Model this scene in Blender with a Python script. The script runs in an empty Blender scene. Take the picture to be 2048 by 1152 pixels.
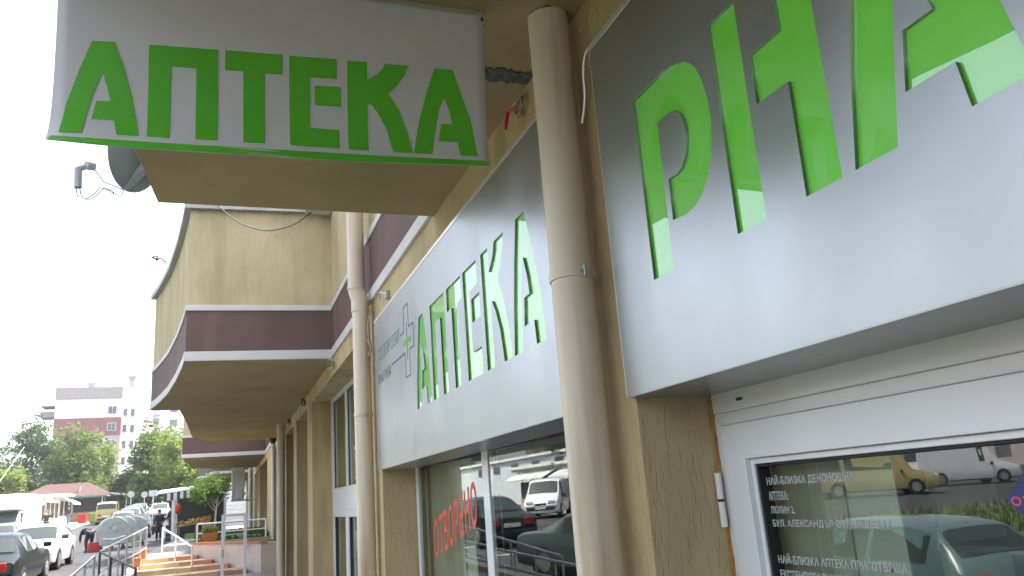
import bpy, bmesh, math, random
from mathutils import Vector, Matrix
random.seed(7)
S = bpy.context.scene
COL = S.collection
rad = math.radians
EYE = 1.7                       # camera height above the pavement by the shop door
# ------------------------------------------------------------------ camera
cam = bpy.data.cameras.new('camera'); cam.sensor_width = 36.0; cam.lens = 1569/2048*36
cam.clip_start = 0.05; cam.clip_end = 3000
camo = bpy.data.objects.new('camera', cam); COL.objects.link(camo)
_Y = Vector((444-1024, -(1032-576), -1569)).normalized()
_Z = Vector((570-1024, -(-5400-576), -1569)); _Z = (_Z-_Y*_Z.dot(_Y)).normalized()
_X = _Y.cross(_Z)
camo.matrix_world = Matrix((_X, _Y, _Z)).to_4x4()
camo.location = (0, 0, EYE)
S.camera = camo
# ------------------------------------------------------------------ world, sun, exposure
SUN_AZ, SUN_EL = 78.0, 63.0     # degrees to the right of the street direction (+Y), height
w = bpy.data.worlds.new('World'); S.world = w; w.use_nodes = True
nt = w.node_tree; bg = nt.nodes['Background']
sk = nt.nodes.new('ShaderNodeTexSky'); sk.sky_type = 'NISHITA'; sk.sun_disc = False
sk.sun_elevation = rad(SUN_EL); sk.sun_rotation = rad(SUN_AZ)
sk.air_density = 1.0; sk.dust_density = 5.0; sk.ozone_density = 0.6
hs = nt.nodes.new('ShaderNodeHueSaturation'); hs.inputs['Saturation'].default_value = 0.55   # thin bright veil of cloud
nt.links.new(sk.outputs[0], hs.inputs['Color']); nt.links.new(hs.outputs[0], bg.inputs[0]); bg.inputs[1].default_value = 0.15
sl = bpy.data.lights.new('sun', 'SUN'); sl.energy = 2.6; sl.angle = rad(0.6); sl.color = (1.0, 0.94, 0.84)
so = bpy.data.objects.new('sun', sl); COL.objects.link(so)
_d = Vector((math.sin(rad(SUN_AZ))*math.cos(rad(SUN_EL)), math.cos(rad(SUN_AZ))*math.cos(rad(SUN_EL)), math.sin(rad(SUN_EL))))
so.rotation_euler = _d.to_track_quat('Z', 'Y').to_euler(); so.location = _d*60
S.view_settings.view_transform = 'Standard'; S.view_settings.look = 'None'
S.view_settings.exposure = 2.28; S.view_settings.gamma = 1.0
S.cycles.caustics_reflective = False; S.cycles.caustics_refractive = False; S.cycles.sample_clamp_indirect = 8.0

# ------------------------------------------------------------------ materials
def mk(name, col, rough=0.6, metal=0.0, var=0.12, vs=3.0, st=(1, 1, 1), bump=0.0, bs=60.0, bst=(1, 1, 1), spec=0.5, coat=0.0, dirt=None, ds=1.5, dst=(1, 1, 1), dlo=.55, dhi=.75, trans=0.0, coords='Object'):
    m = bpy.data.materials.new(name); m.use_nodes = True; t = m.node_tree; N = t.nodes; Lk = t.links
    p = N['Principled BSDF']; p.inputs['Roughness'].default_value = rough; p.inputs['Metallic'].default_value = metal
    p.inputs['Specular IOR Level'].default_value = spec
    p.inputs['Coat Weight'].default_value = coat; p.inputs['Coat Roughness'].default_value = 0.03
    tc = N.new('ShaderNodeTexCoord')
    def noise(scale, stretch, detail=5):
        mp = N.new('ShaderNodeMapping'); mp.inputs['Scale'].default_value = stretch
        n = N.new('ShaderNodeTexNoise'); n.inputs['Scale'].default_value = scale; n.inputs['Detail'].default_value = detail
        Lk.new(tc.outputs[coords], mp.inputs[0]); Lk.new(mp.outputs[0], n.inputs['Vector']); return n
    c = tuple(col)+(1,)
    n = noise(vs, st)
    mx = N.new('ShaderNodeMix'); mx.data_type = 'RGBA'
    mx.inputs[6].default_value = tuple(x*(1-var) for x in col)+(1,); mx.inputs[7].default_value = tuple(min(1, x*(1+var)) for x in col)+(1,)
    mr = N.new('ShaderNodeMapRange'); mr.inputs[1].default_value = .3; mr.inputs[2].default_value = .7
    Lk.new(n.outputs[0], mr.inputs[0]); Lk.new(mr.outputs[0], mx.inputs[0]); out = mx.outputs[2]
    if dirt:
        n2 = noise(ds, dst, 8); r2 = N.new('ShaderNodeMapRange'); r2.inputs[1].default_value = dlo; r2.inputs[2].default_value = dhi
        m2 = N.new('ShaderNodeMix'); m2.data_type = 'RGBA'; m2.inputs[7].default_value = tuple(dirt)+(1,)
        Lk.new(n2.outputs[0], r2.inputs[0]); Lk.new(r2.outputs[0], m2.inputs[0]); Lk.new(out, m2.inputs[6]); out = m2.outputs[2]
    Lk.new(out, p.inputs['Base Color'])
    if bump:
        nb = noise(bs, bst, 4); b = N.new('ShaderNodeBump'); b.inputs['Strength'].default_value = bump; b.inputs['Distance'].default_value = 0.01
        Lk.new(nb.outputs[0], b.inputs['Height']); Lk.new(b.outputs[0], p.inputs['Normal'])
    if trans:
        tr = N.new('ShaderNodeBsdfTranslucent'); ms = N.new('ShaderNodeMixShader'); ms.inputs[0].default_value = trans
        Lk.new(out, tr.inputs[0]); Lk.new(p.outputs[0], ms.inputs[1]); Lk.new(tr.outputs[0], ms.inputs[2]); Lk.new(ms.outputs[0], N['Material Output'].inputs[0])
    return m

def stucco(name, col, col2):
    """scratched plaster: shallow vertical worm grooves, run-down dirt"""
    m = mk(name, col, rough=.85, var=.10, vs=1.6, dirt=col2, ds=2.2, dst=(1.5, 1.5, .22), dlo=.46, dhi=.76, spec=.25)
    t = m.node_tree; N = t.nodes; Lk = t.links; p = N['Principled BSDF']; tc = [n for n in N if n.type == 'TEX_COORD'][0]
    mp = N.new('ShaderNodeMapping'); mp.inputs['Scale'].default_value = (62, 62, 13)
    n1 = N.new('ShaderNodeTexNoise'); n1.inputs['Scale'].default_value = 1.0; n1.inputs['Detail'].default_value = 2.5; n1.inputs['Distortion'].default_value = .7
    r1 = N.new('ShaderNodeMapRange'); r1.inputs[1].default_value = .30; r1.inputs[2].default_value = .44
    n2 = N.new('ShaderNodeTexNoise'); n2.inputs['Scale'].default_value = 260; n2.inputs['Detail'].default_value = 3
    a = N.new('ShaderNodeMath'); a.operation = 'MULTIPLY_ADD'; a.inputs[1].default_value = .25
    b = N.new('ShaderNodeBump'); b.inputs['Strength'].default_value = .75; b.inputs['Distance'].default_value = .006
    Lk.new(tc.outputs['Object'], mp.inputs[0]); Lk.new(mp.outputs[0], n1.inputs['Vector']); Lk.new(n1.outputs[0], r1.inputs[0])
    Lk.new(tc.outputs['Object'], n2.inputs['Vector']); Lk.new(n2.outputs[0], a.inputs[0]); Lk.new(r1.outputs[0], a.inputs[2])
    Lk.new(a.outputs[0], b.inputs['Height']); Lk.new(b.outputs[0], p.inputs['Normal'])
    return m

def glassmat(name, tint=(.86, .92, .89), ior=2.0, rough=0.0):
    m = bpy.data.materials.new(name); m.use_nodes = True; t = m.node_tree; N = t.nodes; Lk = t.links
    N.remove(N['Principled BSDF'])
    tr = N.new('ShaderNodeBsdfTransparent'); tr.inputs[0].default_value = tint+(1,)
    gl = N.new('ShaderNodeBsdfGlossy'); gl.inputs['Roughness'].default_value = rough; gl.inputs[0].default_value = (.96, 1, .98, 1)
    fr = N.new('ShaderNodeFresnel'); fr.inputs[0].default_value = ior
    tc = N.new('ShaderNodeTexCoord'); nz = N.new('ShaderNodeTexNoise'); nz.inputs['Scale'].default_value = 1.3; nz.inputs['Detail'].default_value = 1
    bp = N.new('ShaderNodeBump'); bp.inputs['Strength'].default_value = .02; bp.inputs['Distance'].default_value = .02
    Lk.new(tc.outputs['Object'], nz.inputs['Vector']); Lk.new(nz.outputs[0], bp.inputs['Height']); Lk.new(bp.outputs[0], gl.inputs['Normal'])
    ge = N.new('ShaderNodeNewGeometry'); iv = N.new('ShaderNodeMath'); iv.operation = 'SUBTRACT'; iv.inputs[0].default_value = 1.0; Lk.new(ge.outputs['Backfacing'], iv.inputs[1])
    mu = N.new('ShaderNodeMath'); mu.operation = 'MULTIPLY'; Lk.new(fr.outputs[0], mu.inputs[0]); Lk.new(iv.outputs[0], mu.inputs[1])
    ms = N.new('ShaderNodeMixShader'); Lk.new(mu.outputs[0], ms.inputs[0]); Lk.new(tr.outputs[0], ms.inputs[1]); Lk.new(gl.outputs[0], ms.inputs[2])
    Lk.new(ms.outputs[0], N['Material Output'].inputs[0]); return m

M = {}
M['stucco'] = stucco('stucco', (.51, .41, .235), (.34, .26, .14))
M['stucco_up'] = stucco('stucco_upper', (.50, .415, .255), (.36, .29, .165))
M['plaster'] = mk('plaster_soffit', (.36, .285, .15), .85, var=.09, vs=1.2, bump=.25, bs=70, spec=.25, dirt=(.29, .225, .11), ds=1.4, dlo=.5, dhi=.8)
M['cream'] = mk('cream_plaster', (.62, .555, .40), .85, var=.06, vs=1.0, bump=.2, bs=80, spec=.25, dirt=(.50, .43, .28), ds=1.0, dst=(1, 1, .3))
M['brown'] = mk('brown_band', (.13, .082, .073), .75, var=.08, vs=1.5, bump=.15, bs=90, spec=.3, dirt=(.20, .125, .105), ds=1.6, dst=(1, 1, .3))
M['trim'] = mk('white_trim', (.56, .56, .55), .6, var=.06, vs=2, bump=.1, bs=60, dirt=(.52, .51, .47), ds=2.5)
M['coping'] = mk('grey_coping', (.33, .33, .32), .5, metal=.3, var=.1)
M['pipe'] = mk('pipe_plastic', (.66, .58, .45), .38, var=.06, vs=1.2, st=(1, 1, .25), bump=.05, bs=20, dirt=(.36, .27, .15), ds=3.2, dst=(2.5, 2.5, .16), dlo=.47, dhi=.72)
M['pipe_w'] = mk('pipe_white', (.68, .66, .60), .4, var=.05, dirt=(.5, .45, .36), ds=3, dst=(2, 2, .2))
M['panel'] = mk('satin_composite', (.41, .435, .44), .33, metal=.82, var=.02, vs=1.5)
def smudge(m, lo, hi, scale=2.2, st=(1, 1, .5)):      # uneven gloss: dust and wiped patches
    t = m.node_tree; N = t.nodes; tc = [n for n in N if n.type == 'TEX_COORD'][0]; mp = N.new('ShaderNodeMapping'); mp.inputs['Scale'].default_value = st
    n = N.new('ShaderNodeTexNoise'); n.inputs['Scale'].default_value = scale; n.inputs['Detail'].default_value = 8; r = N.new('ShaderNodeMapRange')
    r.inputs[1].default_value = .3; r.inputs[2].default_value = .7; r.inputs[3].default_value = lo; r.inputs[4].default_value = hi
    t.links.new(tc.outputs['Object'], mp.inputs[0]); t.links.new(mp.outputs[0], n.inputs['Vector']); t.links.new(n.outputs[0], r.inputs[0]); t.links.new(r.outputs[0], N['Principled BSDF'].inputs['Roughness'])
smudge(M['panel'], .27, .40)
M['panel_edge'] = mk('aluminium_edge', (.78, .78, .77), .3, metal=.7, var=.04)
M['letter'] = mk('green_acrylic', (.17, .72, .06), .35, var=.05, spec=.5, coat=1.0); M['letter'].node_tree.nodes['Principled BSDF'].inputs['Coat IOR'].default_value = 2.2; M['letter'].node_tree.nodes['Principled BSDF'].inputs['Coat Roughness'].default_value = 0.0
M['groove'] = mk('dark_green_cut', (.03, .075, .045), .5, var=.1)
M['banner'] = mk('banner_vinyl', (.78, .775, .79), .42, var=.03, vs=1.5, bump=.05, bs=5, trans=.25, dirt=(.76, .755, .765), ds=4)
M['bprint'] = mk('banner_green_print', (.15, .66, .05), .35, var=.05, vs=2, trans=.18)
M['pvc'] = mk('white_pvc', (.76, .78, .80), .16, var=.02, spec=.5)
M['gasket'] = mk('black_gasket', (.015, .016, .016), .6)
M['foam'] = mk('builders_foam', (.42, .20, .06), .9, var=.3, vs=30, bump=.8, bs=40)
M['glass'] = glassmat('window_glass')
M['blind'] = mk('beige_blind', (.34, .31, .235), .8, var=.05, vs=1)
M['blind2'] = mk('pale_blind', (.43, .415, .35), .8, var=.05, vs=1)
M['etched'] = mk('frosted_print', (.43, .45, .45), .7, var=.05)
M['redprint'] = mk('red_print', (.74, .10, .06), .5, var=.08, vs=4)
M['blueprint'] = mk('blue_sticker', (.02, .03, .16), .4)
M['interior'] = mk('interior_paint', (.35, .36, .33), .8)
M['floor_in'] = mk('interior_floor', (.22, .2, .17), .5)
M['metal'] = mk('galvanised_steel', (.48, .50, .51), .42, metal=.6, var=.12, vs=8)
M['darkmetal'] = mk('dark_metal', (.06, .062, .065), .5, metal=.4)
M['dish'] = mk('grey_dish_paint', (.44, .48, .50), .45, var=.06, vs=6)
M['lnb'] = mk('grey_plastic', (.42, .46, .48), .45)
M['cable'] = mk('cable_sheath', (.30, .28, .22), .6)
M['cable_k'] = mk('dark_cable', (.04, .038, .035), .6)
M['redtape'] = mk('red_tape', (.55, .02, .015), .5)
M['mortar'] = mk('grey_mortar', (.10, .10, .098), .9, var=.5, vs=40, bump=1.0, bs=60)
M['ac'] = mk('ac_casing', (.62, .62, .58), .5, var=.06, dirt=(.45, .43, .37), ds=4, dst=(1, 1, .3))
M['asphalt'] = mk('asphalt', (.06, .061, .064), .95, spec=.15, var=.22, vs=.5, bump=.3, bs=90, dirt=(.085, .085, .085), ds=.35)
M['paving'] = mk('paving', (.30, .285, .26), .85, var=.15, vs=1.2, bump=.2, bs=50)
M['kerb'] = mk('kerb_stone', (.36, .35, .33), .85, var=.15, vs=3, bump=.2, bs=50)
M['grass'] = mk('grass_blades', (.07, .13, .025), .8, var=.4, vs=2, trans=.3)
M['soil'] = mk('lawn_soil', (.085, .10, .035), .95, var=.35, vs=1.5, bump=.5, bs=30)
M['ledge'] = mk('pinkish_render', (.55, .47, .41), .8, var=.06, vs=2, dirt=(.42, .34, .29), ds=2)
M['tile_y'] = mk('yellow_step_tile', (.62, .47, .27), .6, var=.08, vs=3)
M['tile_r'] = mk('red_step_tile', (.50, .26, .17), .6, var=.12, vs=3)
M['terracotta'] = mk('terracotta', (.46, .15, .055), .8, var=.1)
M['bark'] = mk('bark', (.11, .085, .06), .9, var=.3, vs=8, st=(1, 1, .2), bump=.6, bs=20)
M['birchbark'] = mk('pale_bark', (.50, .47, .42), .8, var=.25, vs=6, dirt=(.12, .11, .1), ds=8, dst=(.5, .5, 2), dlo=.6, dhi=.66)
def leaf(name, col, tr=.5): return mk(name, col, .55, var=.42, vs=.45, trans=tr, spec=.3)
M['leaf_a'] = leaf('leaf_mid', (.125, .185, .045)); M['leaf_b'] = leaf('leaf_bright', (.18, .24, .05)); M['leaf_c'] = leaf('leaf_dark', (.06, .105, .04)); M['leaf_d'] = leaf('leaf_birch', (.12, .20, .045))
M['tyre'] = mk('tyre_rubber', (.018, .018, .018), .8); M['rim'] = mk('wheel_rim', (.45, .46, .47), .35, metal=.7)
M['carglass'] = mk('car_glass', (.03, .04, .04), .05, spec=.45, var=.1)
M['blackplastic'] = mk('black_plastic', (.025, .026, .028), .55)
M['taillight'] = mk('tail_light', (.45, .015, .012), .15, coat=1); M['headlight'] = mk('head_light', (.72, .73, .72), .12, coat=1)
M['plate'] = mk('number_plate', (.75, .75, .74), .4)
def paint(name, col, rough=.3): return mk(name, col, rough, var=.02, coat=.9, spec=.5)
M['p_black'] = mk('paint_black', (.012, .017, .018), .22, var=.02, spec=.3); M['p_white'] = paint('paint_white', (.76, .77, .78)); M['p_grey'] = paint('paint_dark_grey', (.06, .085, .085))
M['p_silver'] = paint('paint_silver', (.42, .46, .47)); M['p_yellow'] = paint('paint_yellow', (.38, .315, .12)); M['p_teal'] = paint('paint_teal', (.09, .16, .16)); M['p_blue'] = paint('paint_blue_grey', (.16, .22, .26)); M['p_red'] = paint('paint_red', (.40, .05, .04))
M['dump'] = mk('galvanised_bin', (.34, .385, .39), .4, metal=.55, var=.12, vs=5, dirt=(.2, .2, .19), ds=4)
M['kwhite'] = mk('kiosk_white', (.72, .72, .69), .6, var=.05); M['kcream'] = mk('kiosk_cream', (.58, .48, .33), .6, var=.06); M['kdark'] = mk('kiosk_dark', (.05, .055, .05), .5); M['kbrown'] = mk('kiosk_wood', (.28, .17, .08), .7, var=.15)
M['awning_w'] = mk('white_awning', (.76, .77, .76), .6, trans=.2); M['awning_g'] = mk('awning_green', (.12, .22, .20), .6)
M['roof'] = mk('brown_roof', (.065, .03, .025), .7, var=.12, vs=2)
M['bgrey'] = mk('block_parapet', (.36, .33, .32), .8); M['bwhite'] = mk('block_white', (.74, .75, .76), .8, var=.04, vs=.3); M['bmaroon'] = mk('block_maroon', (.27, .11, .115), .8, var=.04, vs=.3); M['bpink'] = mk('block_pink', (.45, .36, .37), .8, var=.05, vs=.3)
M['shade_glass'] = mk('block_window_glass', (.10, .13, .15), .1, spec=.6); M['rust'] = mk('rusty_balcony', (.36, .17, .09), .8, var=.15)
M['skin'] = mk('skin', (.50, .31, .22), .5, var=.05); M['hair_d'] = mk('dark_hair', (.03, .02, .015), .6); M['hair_r'] = mk('auburn_hair', (.16, .05, .02), .5)
M['coat_k'] = mk('black_coat', (.018, .018, .021), .8); M['navy'] = mk('navy_jacket', (.022, .024, .045), .8); M['jeans'] = mk('blue_jeans', (.11, .20, .33), .8, var=.15, vs=12); M['redcloth'] = mk('red_cloth', (.42, .025, .02), .8); M['darkcloth'] = mk('dark_trousers', (.025, .025, .03), .85)
M['wood'] = mk('crate_wood', (.38, .27, .15), .8, var=.2, vs=6, st=(1, 1, 8)); M['fruit_o'] = mk('orange_fruit', (.6, .22, .03), .5); M['fruit_y'] = mk('yellow_fruit', (.58, .45, .08), .5); M['fruit_g'] = mk('green_fruit', (.16, .28, .05), .5); M['fruit_r'] = mk('red_fruit', (.45, .04, .03), .4)
M['signface'] = mk('sign_face', (.42, .43, .44), .45); M['signred'] = mk('sign_red', (.5, .03, .03), .45)
M['container'] = mk('pale_container', (.62, .66, .68), .6, var=.04)
M['hill'] = mk('distant_trees', (.06, .10, .035), .9, var=.5, vs=.25)
M['box_a'] = mk('pack_white', (.6, .62, .6), .5); M['box_b'] = mk('pack_green', (.06, .3, .12), .5); M['box_c'] = mk('pack_blue', (.05, .15, .4), .5); M['box_d'] = mk('pack_brown', (.3, .16, .06), .5)

# ------------------------------------------------------------------ mesh helpers
class MB:
    def __init__(s): s.v = []; s.f = []; s.m = []
    def add(s, vs, fs):
        o = len(s.v); s.v += [tuple(v) for v in vs]; s.f += [tuple(i+o for i in f) for f in fs]; return s
    def box(s, a, b):
        x0, y0, z0 = a; x1, y1, z1 = b
        return s.add([(x0, y0, z0), (x1, y0, z0), (x1, y1, z0), (x0, y1, z0), (x0, y0, z1), (x1, y0, z1), (x1, y1, z1), (x0, y1, z1)],
                     [(0, 3, 2, 1), (4, 5, 6, 7), (0, 1, 5, 4), (1, 2, 6, 5), (2, 3, 7, 6), (3, 0, 4, 7)])
    def prism(s, poly, z0, z1):                     # poly in XY, counter-clockwise
        n = len(poly); vs = [(x, y, z0) for x, y in poly]+[(x, y, z1) for x, y in poly]
        return s.add(vs, [tuple(range(n-1, -1, -1)), tuple(range(n, 2*n))]+[(i, (i+1) % n, n+(i+1) % n, n+i) for i in range(n)])
    def yzprism(s, poly, x0, x1):                   # poly in YZ
        n = len(poly); vs = [(x0, y, z) for y, z in poly]+[(x1, y, z) for y, z in poly]
        return s.add(vs, [tuple(range(n)), tuple(range(2*n-1, n-1, -1))]+[(n+i, n+(i+1) % n, (i+1) % n, i) for i in range(n)])
    def xzprism(s, poly, y0, y1):                   # poly in XZ
        n = len(poly); vs = [(x, y0, z) for x, z in poly]+[(x, y1, z) for x, z in poly]
        return s.add(vs, [tuple(range(n)), tuple(range(2*n-1, n-1, -1))]+[(n+i, n+(i+1) % n, (i+1) % n, i) for i in range(n)])
    def tube(s, pts, r, n=8, caps=True):
        pts = [Vector(p) for p in pts]; rs = r if isinstance(r, (list, tuple)) else [r]*len(pts); vs = []; fs = []
        up = None
        for i, p in enumerate(pts):
            t = (pts[min(i+1, len(pts)-1)]-pts[max(i-1, 0)]).normalized()
            if up is None: up = Vector((0, 0, 1)) if abs(t.z) < .9 else Vector((1, 0, 0))
            a = t.cross(up)
            if a.length < 1e-4: a = t.orthogonal()
            a.normalize(); b = a.cross(t).normalized(); up = b
            for k in range(n):
                q = 2*math.pi*k/n; vs.append(p+(a*math.cos(q)+b*math.sin(q))*rs[i])
        for i in range(len(pts)-1):
            for k in range(n): fs.append((i*n+k, (i+1)*n+k, (i+1)*n+(k+1) % n, i*n+(k+1) % n))
        if caps: fs += [tuple(range(n)), tuple(range(len(pts)*n-1, (len(pts)-1)*n-1, -1))]
        return s.add(vs, fs)
    def lathe(s, prof, c=(0, 0, 0), axis='z', n=20):  # prof: (radius, height)
        vs = []; fs = []
        for r, h in prof:
            for k in range(n):
                q = 2*math.pi*k/n; a, b = r*math.cos(q), r*math.sin(q)
                vs.append({'z': (c[0]+a, c[1]+b, c[2]+h), 'x': (c[0]+h, c[1]+a, c[2]+b), 'y': (c[0]+b, c[1]+h, c[2]+a)}[axis])
        for i in range(len(prof)-1):
            for k in range(n): fs.append((i*n+k, i*n+(k+1) % n, (i+1)*n+(k+1) % n, (i+1)*n+k))
        fs += [tuple(range(n-1, -1, -1)), tuple(range((len(prof)-1)*n, len(prof)*n))]
        return s.add(vs, fs)
    def ball(s, c, r, n=8, m=6, sc=(1, 1, 1)):
        prof = [(max(1e-4, r*math.sin(math.pi*i/m)), -r*math.cos(math.pi*i/m)) for i in range(m+1)]
        o = len(s.v); s.lathe(prof, (0, 0, 0), 'z', n)
        for i in range(o, len(s.v)): v = s.v[i]; s.v[i] = (c[0]+v[0]*sc[0], c[1]+v[1]*sc[1], c[2]+v[2]*sc[2])
        return s
    def mesh(s, name):
        me = bpy.data.meshes.new(name); me.from_pydata(s.v, [], s.f); me.update(); return me
    def build(s, name, mat, parent=None, smooth=False, bevel=0.0, fix=True):
        me = s.mesh(name); return link(name, me, mat, parent, smooth, bevel, fix)

def link(name, me, mat, parent=None, smooth=False, bevel=0.0, fix=True):
    if fix:
        bm = bmesh.new(); bm.from_mesh(me); bmesh.ops.recalc_face_normals(bm, faces=bm.faces); bm.to_mesh(me); bm.free()
    if mat:
        me.materials.clear(); me.materials.append(M[mat] if isinstance(mat, str) else mat)
    if smooth:
        for p in me.polygons: p.use_smooth = True
        me.set_sharp_from_angle(angle=rad(40))
    o = bpy.data.objects.new(name, me); COL.objects.link(o)
    if parent is not None:
        o.parent = parent
        if parent.get('_off'): o.location = [-c for c in parent['_off']]
    if bevel:
        b = o.modifiers.new('bevel', 'BEVEL'); b.width = bevel; b.segments = 2; b.limit_method = 'ANGLE'; b.angle_limit = rad(40)
    return o
def tag(o, label, cat, group=None, kind=None):
    if label: o['label'] = label
    if cat: o['category'] = cat
    if group: o['group'] = group
    if kind: o['kind'] = kind
    return o
def thing(name, label, cat, loc=(0, 0, 0), rz=0.0, group=None, world=False):
    """Empty at the thing's base. world=True: the parts are modelled in world coordinates."""
    o = bpy.data.objects.new(name, None); COL.objects.link(o); o.location = loc; o.rotation_euler = (0, 0, rz); o.empty_display_size = .2
    if world: o['_off'] = list(loc)
    return tag(o, label, cat, group)
def sub(parent_part):
    return parent_part
def struct(name, mb, mat, smooth=False):
    o = mb.build(name, mat, None, smooth); o['kind'] = 'structure'; return o
def childof(o, part):                                # o becomes a sub-part of part (both modelled in the same coordinates)
    o.parent = part; o.location = (0, 0, 0); return o
def copy_thing(src, loc, rz=None, label=None, scale=None):
    r = src.copy(); COL.objects.link(r); r.location = loc
    if rz is not None: r.rotation_euler = (0, 0, rz)
    if scale: r.scale = scale
    if label: r['label'] = label
    for ch in list(src.children):
        c = ch.copy(); COL.objects.link(c); c.parent = r
        for g in ch.children:
            e = g.copy(); COL.objects.link(e); e.parent = c
    return r
def fill2d(contours, fn, t=0.0, cuts=None):
    """flat shape with holes -> mesh; fn maps (u, v, depth) to 3-D; depth runs 0..t"""
    cu = bpy.data.curves.new('tmp', 'CURVE'); cu.dimensions = '2D'; cu.fill_mode = 'BOTH'; cu.extrude = t/2
    for c in contours:
        sp = cu.splines.new('POLY'); sp.points.add(len(c)-1); sp.use_cyclic_u = True
        for i, (x, y) in enumerate(c): sp.points[i].co = (x, y, 0, 1)
    return _curve_mesh(cu, fn, t, cuts)
def _curve_mesh(cu, fn, t, cuts=None, fit=None):
    o = bpy.data.objects.new('tmp', cu); COL.objects.link(o); bpy.context.view_layer.update()
    me = bpy.data.meshes.new_from_object(o.evaluated_get(bpy.context.evaluated_depsgraph_get()))
    bpy.data.objects.remove(o); bpy.data.curves.remove(cu)
    if fit:
        xs = [v.co.x for v in me.vertices]; ys = [v.co.y for v in me.vertices]; x0, x1, y0, y1 = min(xs), max(xs), min(ys), max(ys)
        for v in me.vertices: v.co.x = fit[0]+(v.co.x-x0)/(x1-x0)*(fit[1]-fit[0]); v.co.y = fit[2]+(v.co.y-y0)/(y1-y0)*(fit[3]-fit[2])
    if cuts:
        bm = bmesh.new(); bm.from_mesh(me); bmesh.ops.remove_doubles(bm, verts=bm.verts, dist=1e-5)
        for c in cuts: bmesh.ops.bisect_plane(bm, geom=bm.verts[:]+bm.edges[:]+bm.faces[:], plane_co=(0, c, 0), plane_no=(0, 1, 0))
        bm.to_mesh(me); bm.free()
    for v in me.vertices: v.co = fn(v.co.x, v.co.y, v.co.z+t/2)
    return me
def text2d(body, fit, fn, t=0.001, shear=0.0, bold=0.0, align=None):
    """lettering fitted into the box fit=(u0,u1,v0,v1)"""
    cu = bpy.data.curves.new('tmp', 'FONT'); cu.body = body; cu.size = 1; cu.shear = shear; cu.offset = bold; cu.extrude = t/2; cu.resolution_u = 3
    cu.space_character = 1.05
    return _curve_mesh(cu, fn, t, None, fit)
def offset_poly(p, d):
    n = len(p); out = []
    for i in range(n):
        a, b, c = Vector(p[i-1]), Vector(p[i]), Vector(p[(i+1) % n])
        e1 = (b-a).normalized(); e2 = (c-b).normalized(); n1 = Vector((e1.y, -e1.x)); n2 = Vector((e2.y, -e2.x))
        k = (n1+n2); k = k/max(.3, k.dot(n1)) if k.length > 1e-6 else n1
        out.append(tuple(b+k*d))
    return out
def H(z): return z+EYE          # heights measured from the eye level

# ------------------------------------------------------------------ ground
KN = [(-80, -4.4), (-40, -3.4), (0, -2.35), (16, -1.92), (27, -1.33), (36, -1.18), (52, -1.12), (65, -.5), (78, .05), (100, .9), (160, 2.5), (400, 6), (1500, 8)]
def gz(y):
    for (a, b), (c, d) in zip(KN, KN[1:]):
        if a <= y <= c: return H(b+(d-b)*(y-a)/(c-a))
    return H(KN[0][1] if y < 0 else KN[-1][1])
def pz(y): return 0.0 if y < 6 else min(.25, .25*(y-6)/16)
def fw(y): return H(-1.02)+(gz(52)+.02-H(-1.02))*max(0, min(1, (y-26)/26)) if y < 52 else gz(y)+.02
g = MB(); ys = [-80, -60, -40, -25, -10]+list(range(-5, 112, 3))+[130, 160, 220, 300, 400, 600]; xs = [-400, -200, -100, -50, -25, -12, -6, -2.3, 2.5, 8, 30, 100, 200, 300]
for y in ys:
    for x in xs: g.v.append((x, y, gz(y)-.01 if x < 0 else min(gz(y), -.06 if y < 24 else 9)))
n = len(xs)
for i in range(len(ys)-1):
    for j in range(n-1): g.f.append((i*n+j, i*n+j+1, (i+1)*n+j+1, (i+1)*n+j))
struct('road', g, 'asphalt', True)
g = MB(); ys = [-12, 0, 6, 10, 14, 18, 22.2]
for y in ys: g.v += [(-2.08, y, pz(y)), (1.9, y, pz(y)), (-2.08, y, pz(y)-.8), (1.9, y, pz(y)-.8)]
for i in range(len(ys)-1):
    a = 4*i; b = a+4; g.f += [(a, a+1, b+1, b), (a+2, a, b, b+2), (a+1, a+3, b+3, b+1)]
struct('pavement', g, 'paving')
# kerb wall between the pavement and the street, with the render ledge by the steps
g = MB(); ys = [-12, 0, 6, 12, 16, 20, 23, 26.4]
for y in ys:
    zt = max(pz(y)+.10, gz(y)+.12)+(.1 if y >= 20 else 0) if y < 26 else fw(26)+.04; g.v += [(-2.08, y, -.9), (-2.08, y, zt), (-2.33, y, zt), (-2.33, y, -.9)]
for i in range(len(ys)-1):
    for k in range(3): a = 4*i+k; g.f.append((a, a+1, a+5, a+4))
g.f += [(3, 2, 1, 0), tuple(len(ys)*4-4+k for k in range(4))]
tag(g.build('kerb_wall', 'ledge'), 'low pinkish rendered wall with a flat top along the edge of the sunken walkway', 'wall')
# upper landing of the steps and the far footway
g = MB()
for y0, y1 in ((26.0, 36), (36, 52), (52, 60)):
    g.add([(-2.4, y0, fw(y0)), (1.9, y0, fw(y0)), (1.9, y1, fw(y1)), (-2.4, y1, fw(y1)), (-2.4, y0, fw(y0)-.4), (-2.4, y1, fw(y1)-.4)], [(0, 1, 2, 3), (0, 3, 5, 4)])
struct('footway', g, 'paving')
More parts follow.
